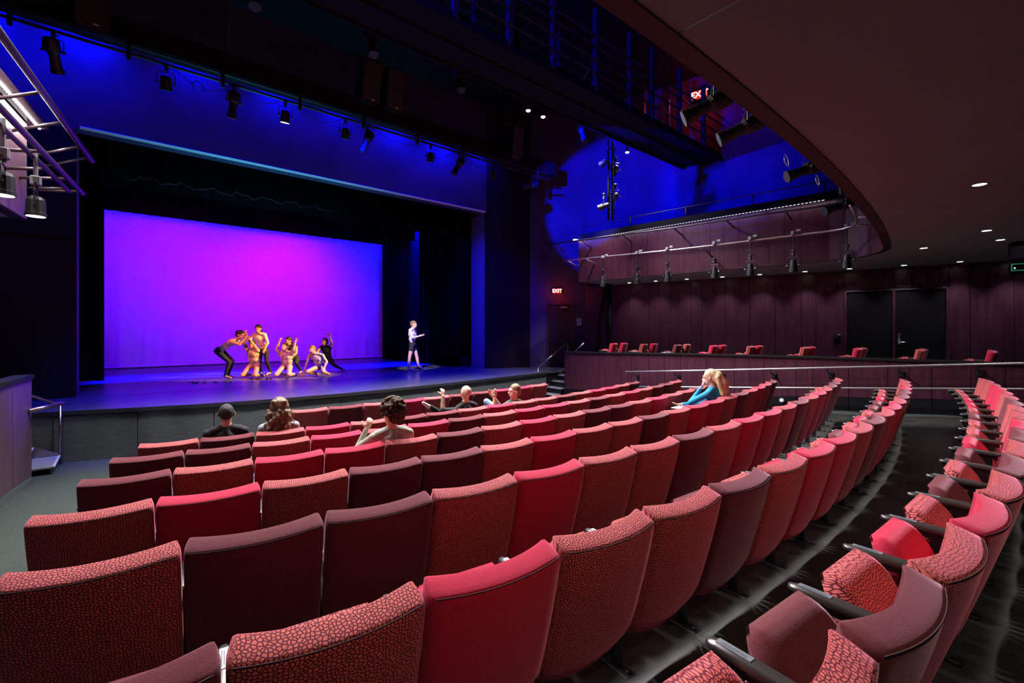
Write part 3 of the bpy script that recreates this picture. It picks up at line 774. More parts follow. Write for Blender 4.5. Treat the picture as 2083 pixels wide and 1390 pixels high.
class Body:
    def __init__(s): s.bm = NB(); s.seg = []; s.mats = []
    def mi(s, m):
        if m not in s.mats: s.mats.append(m)
        return s.mats.index(m)
    def ball(s, c, r, m, ax=None):
        """ellipsoid: r = (rx,ry,rz), ax = 3 axis vectors"""
        c = Vector(c); r = (r, r, r) if not isinstance(r, (tuple, list)) else r
        q = bmesh.ops.create_icosphere(s.bm, subdivisions=2, radius=1)
        A = Matrix.Identity(3) if ax is None else Matrix((ax[0], ax[1], ax[2])).transposed()
        T = Matrix.Translation(c) @ (A @ Matrix.Diagonal(r)).to_4x4()
        bmesh.ops.transform(s.bm, matrix=T, verts=q['verts'])
        k = max(range(3), key=lambda i: r[i]); d = A.col[k]*(r[k]-min(r)); s.seg.append((c-d, c+d, sum(r)/3 if r[k]/min(r) < 1.4 else sorted(r)[1]*.95, s.mi(m)))
        return s
    def limb(s, p, r0, q, r1, m):
        p = Vector(p); q = Vector(q)
        if (q-p).length < 1e-4: return s
        tube(s.bm, [p, (p+q)/2, q], [r0, (r0+r1)/2, r1], 12)
        for c, r in ((p, r0), (q, r1)):
            k = bmesh.ops.create_icosphere(s.bm, subdivisions=2, radius=r); bmesh.ops.translate(s.bm, vec=c, verts=k['verts'])
        for t in (0, .5): s.seg.append((p.lerp(q, t), p.lerp(q, t+.5), lerp(r0, r1, t+.25), s.mi(m)))
        return s
    def finish(s, name, voxel, parent=None, it=3):
        me = bpy.data.meshes.new(name); s.bm.to_mesh(me); s.bm.free()
        o = bpy.data.objects.new(name, me); COL.objects.link(o)
        md = o.modifiers.new('r', 'REMESH'); md.mode = 'VOXEL'; md.voxel_size = voxel; md.use_smooth_shade = True
        sm = o.modifiers.new('s', 'SMOOTH'); sm.factor = .5; sm.iterations = it
        ev = o.evaluated_get(bpy.context.evaluated_depsgraph_get())
        m2 = bpy.data.meshes.new_from_object(ev); o.modifiers.clear(); o.data = m2; m2.name = name; bpy.data.meshes.remove(me)
        for m in s.mats: m2.materials.append(PM[m])
        n = len(m2.polygons); co = np.empty(n*3, np.float32); m2.polygons.foreach_get('center', co); co = co.reshape(-1, 3)
        best = np.full(n, 1e9, np.float32); idx = np.zeros(n, np.int32)
        for a, b_, r, k in s.seg:
            a = np.array(a, np.float32); b_ = np.array(b_, np.float32); d = b_-a; L2 = float(d@d)
            t = np.clip(((co-a)@d)/L2, 0, 1) if L2 > 1e-9 else np.zeros(n, np.float32)
            dist = np.linalg.norm(co-a-t[:, None]*d, axis=1)-r
            w = dist < best; best[w] = dist[w]; idx[w] = k
        m2.polygons.foreach_set('material_index', idx); m2.polygons.foreach_set('use_smooth', np.ones(n, bool)); m2.update()
        if parent is not None: o.parent = parent
        return o
def unit(v): return Vector(v).normalized()
def hand(B, wrist, dirv, side, m, curl=.5, size=1.0):
    """palm, four unequal bent fingers, thumb leaving the side of the palm"""
    d = unit(dirv); sd = unit(Vector(side)-d*Vector(side).dot(d)); n = d.cross(sd).normalized()
    w = Vector(wrist); pc = w+d*.045*size
    B.ball(pc, (.038*size, .048*size, .016*size), m, (sd, d, n))
    for k, (off, ln) in enumerate(((-.030, .068), (-.010, .078), (.010, .073), (.029, .056))):
        p0 = w+d*.082*size+sd*off*size; d1 = unit(d+n*curl*.5); p1 = p0+d1*ln*.5*size; d2 = unit(d+n*curl*1.6); p2 = p1+d2*ln*.5*size
        B.limb(p0, .0095*size, p1, .009*size, m); B.limb(p1, .009*size, p2, .008*size, m)
    t0 = w+d*.025*size-sd*.030*size; t1 = t0+unit(-sd*.9+d*.6+n*.3)*.040*size; t2 = t1+unit(d*.9-sd*.3+n*.4)*.032*size
    B.limb(t0, .013*size, t1, .0105*size, m); B.limb(t1, .0105*size, t2, .009*size, m)
def head(B, c, face, up, m, s=1.0, scalp=None):
    f = unit(face); u = unit(Vector(up)-f*Vector(up).dot(f)); r = f.cross(u).normalized(); c = Vector(c)
    B.ball(c+u*.022*s-f*.008*s, (.074*s, .094*s, .090*s), scalp or m, (r, f, u))
    B.ball(c-u*.035*s+f*.022*s, (.058*s, .066*s, .080*s), m, (r, f, u))
    B.ball(c-u*.092*s+f*.050*s, (.026*s, .022*s, .020*s), m, (r, f, u))           # chin
    B.limb(c+f*.084*s+u*.012*s, .010*s, c+f*.104*s-u*.022*s, .013*s, m)              # nose
    B.ball(c+f*.084*s+u*.030*s, (.050*s, .012*s, .012*s), m, (r, f, u))              # brow
    B.ball(c+f*.084*s-u*.058*s, (.024*s, .010*s, .008*s), m, (r, f, u))              # lips
    for sg in (-1, 1):
        B.ball(c+r*sg*.076*s-f*.004*s-u*.004*s, (.010*s, .018*s, .030*s), m, (r, f, u))   # ear
        B.seg.append((c+r*sg*.030*s+f*.086*s+u*.006*s, c+r*sg*.040*s+f*.083*s+u*.006*s, .006*s, B.mi('eye')))
    return f, u, r
def figure(name, J, sk, top, bottom, vox=.011, sleeve='long', legs='long', shoes=None, scalp=None, s=1.0, loose=0., hands=(.5, .5), tat=None):
    """J: world joint positions; one continuous skin over all of them"""
    B = Body(); V = {k: Vector(v) for k, v in J.items()}
    lat = unit(V['shR']-V['shL']); sp = unit(V['chest']-V['pelvis']); fr = unit(sp.cross(lat))*-1
    fr = unit(lat.cross(sp))*-1 if False else fr
    B.ball(V['pelvis'], (.165*s, .115*s, .125*s), bottom, (lat, fr, sp))
    mid = V['pelvis'].lerp(V['chest'], .52)
    B.ball(mid, (.140*s+loose, .098*s+loose, .15*s), top, (lat, fr, sp))
    B.ball(V['chest'], (.160*s+loose*.6, .108*s+loose*.6, .16*s), top, (lat, fr, sp))
    B.limb(V['shL'], .060*s, V['shR'], .060*s, top)
    for q_ in ('shL', 'shR'): B.limb(V['neck']-sp*.02*s, .056*s, V[q_].lerp(V['neck'], .25), .060*s, top)
    B.limb(V['chest']+sp*.10*s, .066*s, V['neck']-sp*.015*s, .058*s, top); B.limb(V['neck']+sp*.0*s, .054*s, V['head']-unit(V['hup'])*.03*s, .050*s, sk)
    head(B, V['head'], V['hface'], V['hup'], sk, s*1.13, scalp)
    up_m = top if sleeve in ('long', 'short') else sk; fo_m = top if sleeve == 'long' else sk
    for q, cl in (('L', hands[0]), ('R', hands[1])):
        B.limb(V['sh'+q], .056*s, V['el'+q], .042*s, up_m); 
        fm = fo_m if not (tat == q) else 'tattoo'
        B.limb(V['el'+q], .041*s, V['wr'+q], .028*s, fm)
        hand(B, V['wr'+q], V['wr'+q]-V['el'+q], lat*(1 if q == 'L' else -1)+Vector((0, 0, .3)), sk, cl, s)
        th_m = bottom; sh_m = bottom if legs == 'long' else sk; 
        hp, kn, an, to = (V[x+q] for x in ('hip', 'kn', 'an', 'to'))
        if legs == 'short':
            B.limb(hp, .088*s, hp.lerp(kn, .38), .080*s, th_m); B.limb(hp.lerp(kn, .38), .076*s, kn, .056*s, sk)
        elif legs == 'bare':
            B.limb(hp, .086*s, kn, .056*s, sk)
        else: B.limb(hp, .088*s, kn, .058*s, th_m)
        calf = kn.lerp(an, .3)
        B.limb(kn, .054*s, calf, .056*s, sh_m); B.limb(calf, .056*s, an, .036*s, sh_m)
        fm = shoes or sk
        B.limb(an, .036*s, an.lerp(to, .15)-Vector((0, 0, .012)), .034*s, fm); B.limb(an.lerp(to, .1)-Vector((0, 0, .015)), .036*s, to, .024*s, fm)
    return B, V
def hairblob(parent, V, m, spec, vox=.010, s=1.0, name='hair'):
    """spec: list of (right, forward, up, rx, ry, rz) ellipsoids in head space, or chains"""
    f = unit(V['hface']); u = unit(V['hup']-f*V['hup'].dot(f)); r = f.cross(u).normalized(); c = V['head']; B = Body(); s = s*1.12
    for e in spec:
        if len(e) == 6: B.ball(c+(r*e[0]+f*e[1]+u*e[2])*s, tuple(x*s for x in e[3:]), m, (r, f, u))
        else:
            (a, b_, c_, r0), (a2, b2, c2, r1) = e; B.limb(c+(r*a+f*b_+u*c_)*s, r0*s, c+(r*a2+f*b2+u*c2)*s, r1*s, m)
    return B.finish(name, vox, parent, 2)
CAP_HAIR = [(0, -.018, .045, .084, .096, .088), (0, -.055, .0, .080, .065, .085)]
# ---------------------------------------------------------------- dancers: local frame a = along the stage, b = towards the house, z up
A_ = Vector((.7623, -.6473, 0)); T_ = Vector((-.6473, -.7623, 0))
def dancer(x, y, spec):
    o = Vector((x, y, .90)); J = {}
    for k, v in spec.items():
        w = A_*v[0]+T_*v[1]+Vector((0, 0, v[2])); J[k] = w if k in ('hface', 'hup') else o+w
    return J
def person(label, J, args, hair_m, hair, group, vox=.011, hvox=.011):
    B, V = figure('person', J, **args)
    o = B.finish('person', vox); tag(o, label, 'person', group)
    if hair: hairblob(o, V, hair_m, hair, hvox)
    return o
LONG = CAP_HAIR+[((0, -.07, .02, .07), (0, -.10, -.14, .06)), ((0, -.10, -.14, .06), (0, -.10, -.30, .035))]
BUN = CAP_HAIR+[(0, -.105, .05, .045, .045, .045)]
DG = 'dancers on stage'
person('dancer bending forward in cream top and dark leggings, at the end of the group', dancer(2.23, 15.2, dict(
    pelvis=(-.24, 0, .80), chest=(.12, .02, 1.03), neck=(.28, .02, 1.12), head=(.37, .02, 1.24), hface=(.9, .1, -.25), hup=(.3, 0, 1),
    shL=(.20, -.17, 1.07), shR=(.22, .18, 1.05), elL=(.40, -.12, .99), elR=(.42, .14, .97), wrL=(.52, -.06, 1.12), wrR=(.53, .08, 1.13),
    hipL=(-.24, -.09, .78), hipR=(-.24, .09, .78), knL=(.06, -.12, .48), knR=(.11, .10, .47), anL=(-.08, -.14, .08), anR=(.0, .12, .08), toL=(.06, -.14, .03), toR=(.18, .14, .03))),
    dict(sk='skin_b', top='cream', bottom='navy', sleeve='none', legs='long'), 'hair_black', BUN, DG)
person('kneeling dancer in a gold top with both arms held up by the bending dancer', dancer(2.84, 15.03, dict(
    pelvis=(.03, -.05, .36), chest=(.0, .0, .66), neck=(-.02, .02, .83), head=(.0, .05, .95), hface=(.25, .9, .1), hup=(.15, 0, 1),
    shL=(.15, .02, .78), shR=(-.16, .02, .80), elL=(.02, .10, 1.02), elR=(-.24, .04, 1.02), wrL=(-.12, .10, 1.20), wrR=(-.20, .06, 1.24),
    hipL=(.12, -.02, .34), hipR=(-.08, -.02, .34), knL=(.20, .26, .09), knR=(-.16, .26, .09), anL=(.18, -.12, .07), anR=(-.12, -.12, .07), toL=(.18, -.28, .03), toR=(-.12, -.28, .03))),
    dict(sk='skin_a', top='gold', bottom='gold', sleeve='none', legs='bare', loose=.035), 'hair_dark', LONG, DG)
person('standing dancer with long black hair leaning over the kneeling pair', dancer(3.30, 15.45, dict(
    pelvis=(-.12, 0, .78), chest=(-.22, .05, 1.12), neck=(-.23, .09, 1.29), head=(-.20, .13, 1.41), hface=(.15, .9, -.2), hup=(0, .2, 1),
    shL=(-.05, .04, 1.24), shR=(-.39, .06, 1.24), elL=(.06, .08, .99), elR=(-.42, .2, 1.02), wrL=(.05, .22, .82), wrR=(-.34, .36, 1.05),
    hipL=(-.04, 0, .76), hipR=(-.20, 0, .76), knL=(.03, .08, .44), knR=(-.20, .06, .42), anL=(.08, -.05, .09), anR=(-.22, -.1, .08), toL=(.04, .12, .03), toR=(-.22, .08, .03))),
    dict(sk='skin_b', top='white', bottom='navy', sleeve='short', legs='long'), 'hair_black', LONG, DG)
person('kneeling dancer raising both bent arms beside her head, middle of the group', dancer(3.63, 14.55, dict(
    pelvis=(.0, -.05, .32), chest=(-.02, .0, .58), neck=(-.03, .02, .75), head=(-.04, .04, .88), hface=(-.1, 1, .1), hup=(.05, 0, 1),
    shL=(.15, .02, .70), shR=(-.19, .02, .70), elL=(.24, .08, .82), elR=(-.27, .08, .80), wrL=(.27, .04, 1.02), wrR=(-.20, .04, 1.02),
    hipL=(.09, 0, .30), hipR=(-.09, 0, .30), knL=(.20, .28, .09), knR=(-.18, .28, .09), anL=(.16, -.12, .07), anR=(-.14, -.12, .07), toL=(.16, -.28, .03), toR=(-.14, -.28, .03))),
    dict(sk='skin_b', top='gold', bottom='rust', sleeve='short', legs='bare', loose=.03), 'hair_dark', CAP_HAIR, DG)
person('dark haired dancer crouching just behind the kneeling dancer with raised arms', dancer(4.19, 15.44, dict(
    pelvis=(-.12, 0, .50), chest=(-.20, .06, .78), neck=(-.22, .10, .92), head=(-.24, .14, 1.03), hface=(-.1, .9, -.2), hup=(0, .1, 1),
    shL=(-.04, .08, .87), shR=(-.37, .08, .87), elL=(.02, .18, .66), elR=(-.42, .2, .66), wrL=(-.02, .34, .55), wrR=(-.40, .36, .62),
    hipL=(-.04, 0, .48), hipR=(-.20, 0, .48), knL=(.06, .28, .36), knR=(-.30, .24, .30), anL=(.10, .0, .08), anR=(-.28, -.05, .08), toL=(.12, .2, .03), toR=(-.28, .15, .03))),
    dict(sk='skin_a', top='navy', bottom='navy', sleeve='none', legs='long'), 'hair_black', LONG, DG)
person('dancer kneeling low with one hand on the stage floor, bare knees forward', dancer(4.44, 14.23, dict(
    pelvis=(.05, -.05, .27), chest=(-.04, .0, .52), neck=(-.10, .03, .68), head=(-.16, .08, .79), hface=(-.2, .9, -.1), hup=(-.35, 0, 1),
    shL=(.11, .0, .62), shR=(-.25, .02, .62), elL=(.24, .0, .42), elR=(-.34, .06, .36), wrL=(.22, .16, .24), wrR=(-.40, .10, .11),
    hipL=(.12, 0, .25), hipR=(-.06, 0, .25), knL=(.26, .32, .15), knR=(-.20, .34, .15), anL=(.24, -.08, .07), anR=(-.12, -.08, .07), toL=(.24, -.24, .03), toR=(-.12, -.24, .03))),
    dict(sk='skin_a', top='gold', bottom='black', sleeve='short', legs='bare', loose=.01), 'hair_brown', BUN, DG)
person('dancer in black crouching with a raised arm at the open end of the group', dancer(5.25, 15.5, dict(
    pelvis=(-.12, 0, .40), chest=(-.16, .04, .70), neck=(-.18, .06, .86), head=(-.20, .08, .98), hface=(-.3, .9, 0), hup=(0, 0, 1),
    shL=(-.01, .05, .80), shR=(-.34, .05, .80), elL=(.05, .12, .98), elR=(-.40, .2, .64), wrL=(-.02, .12, 1.16), wrR=(-.30, .34, .60),
    hipL=(-.04, 0, .38), hipR=(-.20, 0, .38), knL=(.14, .16, .22), knR=(-.30, .26, .32), anL=(.34, -.05, .07), anR=(-.28, .0, .08), toL=(.46, -.02, .03), toR=(-.28, .2, .03))),
    dict(sk='skin_a', top='black', bottom='black', sleeve='none', legs='long'), 'hair_black', CAP_HAIR, DG)
person('barefoot dancer in pale top and black shorts walking alone by the side curtain', dancer(7.45, 14.04, dict(
    pelvis=(.02, 0, .90), chest=(.0, .03, 1.24), neck=(.02, .03, 1.43), head=(.07, .04, 1.56), hface=(.9, .35, -.15), hup=(.1, 0, 1),
    shL=(.06, -.16, 1.37), shR=(-.02, .19, 1.37), elL=(.08, -.16, 1.12), elR=(.06, .21, 1.12), wrL=(.30, -.04, 1.20), wrR=(.30, .10, 1.18),
    hipL=(.02, -.09, .86), hipR=(.02, .09, .86), knL=(.14, -.10, .47), knR=(-.06, .10, .46), anL=(.20, -.10, .16), anR=(-.10, .10, .08), toL=(.36, -.10, .05), toR=(.07, .10, .03))),
    dict(sk='skin_b', top='white', bottom='black', sleeve='short', legs='short', loose=.012), 'hair_sandy', BUN, DG)
# ---------------------------------------------------------------- audience
def seated(k, i, dx=0., zh=1.10, hf=(0, 1, 0), hup=(0, 0, 1), lean=.0, side=0., arms=None, legs=None, hfw=.15):
    p, th = SEATPOS[(k, i)]; r = Vector((math.cos(th), math.sin(th), 0)); f = Vector((-math.sin(th), math.cos(th), 0)); u = Vector((0, 0, 1))
    zs = zh-.25
    S = dict(pelvis=(dx*.5, .26, .50), chest=(dx*.9, .17+lean*.6, zs-.09), neck=(dx, .16+lean, zs+.10), head=(dx+side, hfw+lean, zh),
        shL=(dx-.185, .17+lean*.8, zs+.02), shR=(dx+.185, .17+lean*.8, zs+.02), elL=(dx-.25, .26, zs-.24), elR=(dx+.25, .26, zs-.24), wrL=(dx-.16, .46, .62), wrR=(dx+.16, .46, .62),
        hipL=(dx*.5-.09, .28, .50), hipR=(dx*.5+.09, .28, .50), knL=(-.12, .66, .52), knR=(.12, .66, .52), anL=(-.13, .64, .09), anR=(.13, .64, .09), toL=(-.14, .80, .04), toR=(.14, .80, .04))
    S.update(arms or {}); S.update(legs or {}); J = {}
    for q, v in S.items(): J[q] = p+r*v[0]+f*v[1]+u*v[2]
    J['hface'] = r*hf[0]+f*hf[1]+u*hf[2]; J['hup'] = r*hup[0]+f*hup[1]+u*hup[2]
    return J
AG = 'people watching from the seats'
person('man with cropped black hair and black shirt seen from behind', seated('B', 1, -.02, 1.09), dict(sk='skin_b', top='black', bottom='black', sleeve='short', shoes='shoe', scalp='shave'), 'shave', None, AG, .010)
random.seed(11)
curl = [(0, -.02, .03, .105, .108, .105), (0, -.02, .065, .092, .098, .085), (0, 0, .10, .06, .07, .05), (0, -.05, -.08, .118, .085, .12), (0, -.065, -.16, .115, .06, .09)]
for _ in range(95):
    an = random.uniform(-2.1, 2.1); zz = random.uniform(-.25, .09 if abs(an) < 1 else -.02); rr = (.102+random.uniform(-.012, .018)+(.015 if zz < -.05 else 0))*(1 if zz < .0 else .72)
    curl.append((rr*math.sin(an), -.03-rr*math.cos(an)*.85, zz, *(random.uniform(.016, .030),)*2, random.uniform(.025, .042)))
person('woman with wavy brown hair and grey sweater seen from behind', seated('B', 2, .0, 1.09), dict(sk='skin_b', top='grey', bottom='denim', shoes='shoe'), 'hair_brown', curl, AG, .010, .009)
curly = [(0, -.015, .055, .105, .112, .095), (0, -.06, -.01, .095, .07, .09)]
for _ in range(150):
    an = random.uniform(-PI, PI); ph = random.uniform(-.35, 1.45); rr = .098
    if abs(an) > 2.1 and ph < .5: continue
    curly.append((.108*math.cos(ph)*math.sin(an), -.02-.116*math.cos(ph)*math.cos(an), .040+.112*math.sin(ph), *(random.uniform(.015, .024),)*3))
person('man with dark curly hair and beige sweater resting his face on his hand', seated('D', 4, -.13, 1.08, hf=(-.35, .9, -.12), lean=.03, arms=dict(elL=(-.43, .36, .72), wrL=(-.33, .40, .90), shL=(-.31, .22, .84))), dict(sk='skin_b', top='beige', bottom='black', shoes='shoe', hands=(1.2, .5)), 'hair_dark', curly, AG, .010, .008)
person('bald man in black hoodie with a tattooed forearm raised', seated('B', 7, -.02, 1.07, hf=(.1, 1, 0), arms=dict(elL=(-.42, .22, .82), wrL=(-.38, .28, 1.04), shL=(-.20, .17, .80)), legs=dict(knR=(-.18, .62, .66), anR=(-.50, .50, .86), toR=(-.66, .42, .94))), dict(sk='skin_b', top='black', bottom='black', sleeve='short', shoes='sole', tat='L', hands=(1.4, .5)), 'shave', None, AG, .010)
person('man in green shirt turned aside and gesturing with both hands', seated('B', 9, -.08, 1.0, hf=(-.95, .3, 0), lean=.0, arms=dict(elL=(-.40, .36, .66), wrL=(-.36, .36, .90), elR=(-.12, .48, .68), wrR=(-.34, .46, .92)), legs=dict(knL=(-.36, .60, .80), knR=(-.16, .66, .70))), dict(sk='skin_b', top='green', bottom='denim', sleeve='short', shoes='shoe', hands=(.2, .2)), 'hair_sandy', CAP_HAIR, AG, .010)
ponytail = CAP_HAIR+[(0, -.07, .0, .085, .075, .10), ((0, -.10, .02, .07), (0, -.16, -.10, .075)), ((0, -.16, -.10, .075), (0, -.15, -.26, .045)), ((.05, -.10, .0, .045), (.06, -.13, -.24, .03)), ((-.05, -.10, .0, .045), (-.06, -.13, -.24, .03))]
person('blond woman in bright blue hoodie resting her chin on her hand', seated('E', 13, -.02, 1.11, hf=(-.30, .95, -.15), lean=.04, arms=dict(elL=(-.26, .46, .72), wrL=(-.10, .36, .94), elR=(.14, .48, .66), wrR=(-.02, .70, .64)), hfw=.20), dict(sk='skin_b', top='blue', bottom='black', shoes='shoe', loose=.02, hands=(1.2, .6)), 'hair_blond', ponytail, AG, .010)
p, th = SEATPOS[('E', 13)]
nb = empty('notebook', p+Vector((-math.sin(th)*.66-.12, math.cos(th)*.66, .60)), th)
tag(nb, 'open white notebook on the lap of the blond woman', 'notebook')
for sg in (-1, 1): obj('page_block', box(NB(), (sg*.075, 0, 0), (.148, .21, .012), bev=.003, seg=1), M['white'], nb)
# ================================================================== RIGGING AND FIXTURES
def oriented(dirv):
    return Vector(dirv).to_track_quat('-Z', 'Y').to_euler()
# shared meshes: body axis is local -Z, pivot at the yoke
bm = lathe(NB(), [(0, .045), (.015, .075), (.05, .088), (.20, .092), (.205, .100), (.245, .100), (.245, .090)], (0, 0, .11), (0, 0, -1), 16); ME['par'] = mesh_of(fixn(bm), 'lamp_body', M['fix'], False)
bm = lathe(NB(), [(0, .088), (.006, .088)], (0, 0, -.130), (0, 0, -1), 16); ME['parlens'] = mesh_of(fixn(bm), 'lens', M['lens'], False)
bm = lathe(NB(), [(0, .06), (.02, .095), (.10, .105), (.20, .100), (.24, .075), (.30, .070), (.46, .078), (.47, .092), (.53, .092), (.53, .07)], (0, 0, .20), (0, 0, -1), 16)
for k in range(5): lathe(bm, [(0, .107), (.008, .107)], (0, 0, .175-.028*k), (0, 0, -1), 16)
ME['ers'] = mesh_of(fixn(bm), 'lamp_body', M['fix'], False)
bm = lathe(NB(), [(0, .068), (.004, .068)], (0, 0, -.322), (0, 0, -1), 16); ME['erslens'] = mesh_of(fixn(bm), 'lens', M['lens'], False)
bm = lathe(NB(), [(0, .030), (.02, .055), (.06, .06), (.16, .068), (.17, .082), (.30, .086), (.30, .07)], (0, 0, .14), (0, 0, -1), 14); ME['mini'] = mesh_of(fixn(bm), 'lamp_body', M['fix'], False)
bm = lathe(NB(), [(0, .070), (.004, .070)], (0, 0, -.157), (0, 0, -1), 14); ME['minilens'] = mesh_of(fixn(bm), 'lens', M['lens'], False)
bm = tube(NB(), [(-.13, 0, 0), (-.13, 0, .16), (-.11, 0, .19), (.11, 0, .19), (.13, 0, .16), (.13, 0, 0)], .009, 6)
for sx in (-1, 1): lathe(bm, [(0, .022), (.05, .022)], (sx*.105, 0, 0), (sx, 0, 0), 8)
ME['yoke'] = mesh_of(bm, 'yoke', M['fix'], False)
bm = box(NB(), (0, 0, .26), (.05, .05, .10), bev=.008, seg=1); lathe(bm, [(0, .012), (.05, .012)], (.02, 0, .26), (1, 0, .26), 8)
box(bm, (0, 0, .325), (.085, .07, .05), bev=.012, seg=1)
ME['clamp'] = mesh_of(bm, 'clamp', M['fix'], False)
def fixture(kind, hang, aim, label, group, name='stage_light', drop=.33, lit=False):
    """hang: point on the pipe; the yoke hangs under it, the body tilts towards aim"""
    e = empty(name, (hang[0], hang[1], hang[2]-drop))
    d = Vector(aim)-e.location; yaw = math.atan2(d.y, d.x)-PI/2
    y = obj('yoke', ME['yoke'], None, e, rotz=yaw); obj('clamp', ME['clamp'], None, e, rotz=yaw)
    b_ = obj('lamp_body', ME[kind], None, e)
    hd = math.hypot(d.x, d.y); b_.rotation_euler = (math.atan2(hd, -d.z), 0, yaw)
    ln = obj('lens', ME[kind+'lens'].copy() if lit else ME[kind+'lens'], None, b_)
    if lit: ln.data.materials[0] = M['lenslit']
    tag(e, label, 'stage light', group); return e
# ---- lighting bridge over the seats
br = tag(empty('lighting_bridge', (5, 7, 7.5)), 'dark lighting bridge with railings crossing high over the seats', 'bridge')
obj('bridge_deck', box(NB(), (1.0, .04, .08), (18.4, 1.16, .16)), M['black'], br)
for y in (-.55, .60): obj('deck_edge', box(NB(), (1.0, y, .0), (18.4, .05, .10)), M['black'], br)
obj('deck_rib', box(NB(), (1.0, .02, -.02), (18.4, .06, .04)), M['black'], br)
for i, x in enumerate((-5.6, -3.4, -1.6, -.76+.0, .44, 1.6, 2.94, 4.2, 5.13, 6.47, 7.8)):
    obj('bridge_post', box(NB(), (x, -.52, .95), (.10, .10, 1.9)), M['pipe'], br); obj('bridge_post', box(NB(), (x, .60, .95), (.08, .08, 1.9)), M['pipe'], br)
for y in (-.58, .62):
    for z in (.42, .72, 1.02, 1.25): obj('bridge_rail', tube(NB(), [(-8, y, z), (9.9, y, z)], .022, 6), M['pipe'], br)
obj('bridge_lamp_pipe', tube(NB(), [(-8, .97, .40), (9.9, .97, .40)], .025, 6), M['fix'], br)
for k in range(9): obj('pipe_arm', tube(NB(), [(-7+2*k, .62, .42), (-7+2*k, .97, .40)], .02, 6), M['fix'], br)
for k in range(6):
    x = -4+2.4*k; obj('bridge_brace', tube(NB(), [(x, .60, .2), (x+1.1, .60, 1.9)], .025, 6), M['pipe'], br)
# house lamps under its front edge
hl = lathe(NB(), [(0, .035), (.16, .038), (.17, .055), (.22, .055)], (0, 0, .22), (0, 0, -1), 12); ME['can'] = mesh_of(hl, 'lamp_can', M['pipe'], False)
hl = lathe(NB(), [(0, .050), (.012, .046), (.03, .02)], (0, 0, -.0), (0, 0, -1), 12); ME['canlit'] = mesh_of(fixn(hl), 'lamp_lens', M['lampwhite'], True)
for i, (x, y) in enumerate(HOUSE):
    if x > 6 and x not in (9.2,):
        e = empty('house_lamp', (x, y-.2, 7.28)); obj('lamp_can', ME['can'], None, e); obj('lamp_lens', ME['canlit'], None, e)
        tag(e, {6.98: 'small lit lamp under the bridge, first of the close pair', 7.45: 'small lit lamp under the bridge, second of the close pair', 10.74: 'small lit lamp under the bridge beside the vertical boom'}[x], 'lamp', 'lit lamps under the bridge')
    else:
        fixture('ers', (x, 7.97, 7.89), (x*.92+.4, 5.6, .6), 'black spotlight under the bridge, %s from the carpeted aisle side' % ORD[i if i < 4 else 4], 'spotlights under the bridge', drop=.33)
# ---- lighting pipe before the stage opening
bt = tag(empty('lighting_pipe', (4.4, 10.5, 7.17)), 'long black lighting pipe hung in front of the stage opening', 'pipe')
obj('pipe', tube(NB(), [(-8, 0, 0), (6.1, 0, 0)], .028, 8), M['fix'], bt); obj('pipe', tube(NB(), [(-8, .0, .16), (6.1, .0, .16)], .020, 8), M['fix'], bt)
for k in range(10): obj('pipe_hanger', box(NB(), (-7.2+1.42*k, 0, .1), (.06, .06, .42)), M['fix'], bt)
mk = tag(obj('masking_beam', box(NB(), (3.2, 10.75, 7.62), (15.4, .3, .40)), M['black']), 'long black masking beam just above the lighting pipe', 'beam')
BT = [('ers', -.90, (-.45, 12.2, 4.0)), ('par', .57, (.8, 12.3, 1)), ('ers', 1.64, (1.45, 11.1, 4.0)), ('par', 2.59, (2.6, 12.2, 1)), ('par', 3.87, (3.9, 12.2, 1)), ('ers', 4.40, (3.9, 10.9, 5.4)), ('par', 6.11, (6.1, 12.0, 1)), ('ers', 7.0, (6.1, 10.7, 5.2)), ('par', 8.23, (8.2, 12.0, 1)), ('ers', 9.75, (8.6, 10.6, 6.5))]
LB = {'ers': 'long black spotlight', 'par': 'short round wash light'}
for i, (k, x, aim) in enumerate(BT):
    fixture(k, (x, 10.5, 7.17), aim, '%s, %s lamp on the pipe before the stage' % (LB[k], ORD[i]), 'lamps on the pipe before the stage', lit=(i == 3))
# drooping cables along the pipe
for i, (x0, x1, s) in enumerate(((.7, 1.6, .22), (1.7, 2.5, .16), (2.7, 3.8, .2), (4.5, 6.0, .18), (6.2, 6.9, .14), (7.1, 8.1, .2))):
    pts = [(lerp(x0, x1, t/12), 10.49, 7.13-s*4*(t/12)*(1-t/12)*(1+.15*math.sin(t*2))) for t in range(13)]
    tag(obj('cable', tube(NB(), pts, .007, 5), M['fix'], smooth=True), 'thin black cable drooping under the lighting pipe, %s from the carpeted aisle side' % ORD[i], 'cable', 'cables on the lighting pipe')
tag(obj('cable_coil', tube(NB(), [(1.05+.09*math.cos(t*.42), 10.46, 6.92+.10*math.sin(t*.42)) for t in range(31)], .007, 5), M['fix']), 'coiled loop of cable hanging from the lighting pipe', 'cable')
tag(obj('hanging_pole', tube(NB(), [(1.6, 10.9, 7.7), (1.6, 10.9, 10.3)], .022, 8), M['pipe'], smooth=True), 'thin vertical pole dropping from the ceiling to the masking beam', 'pole')
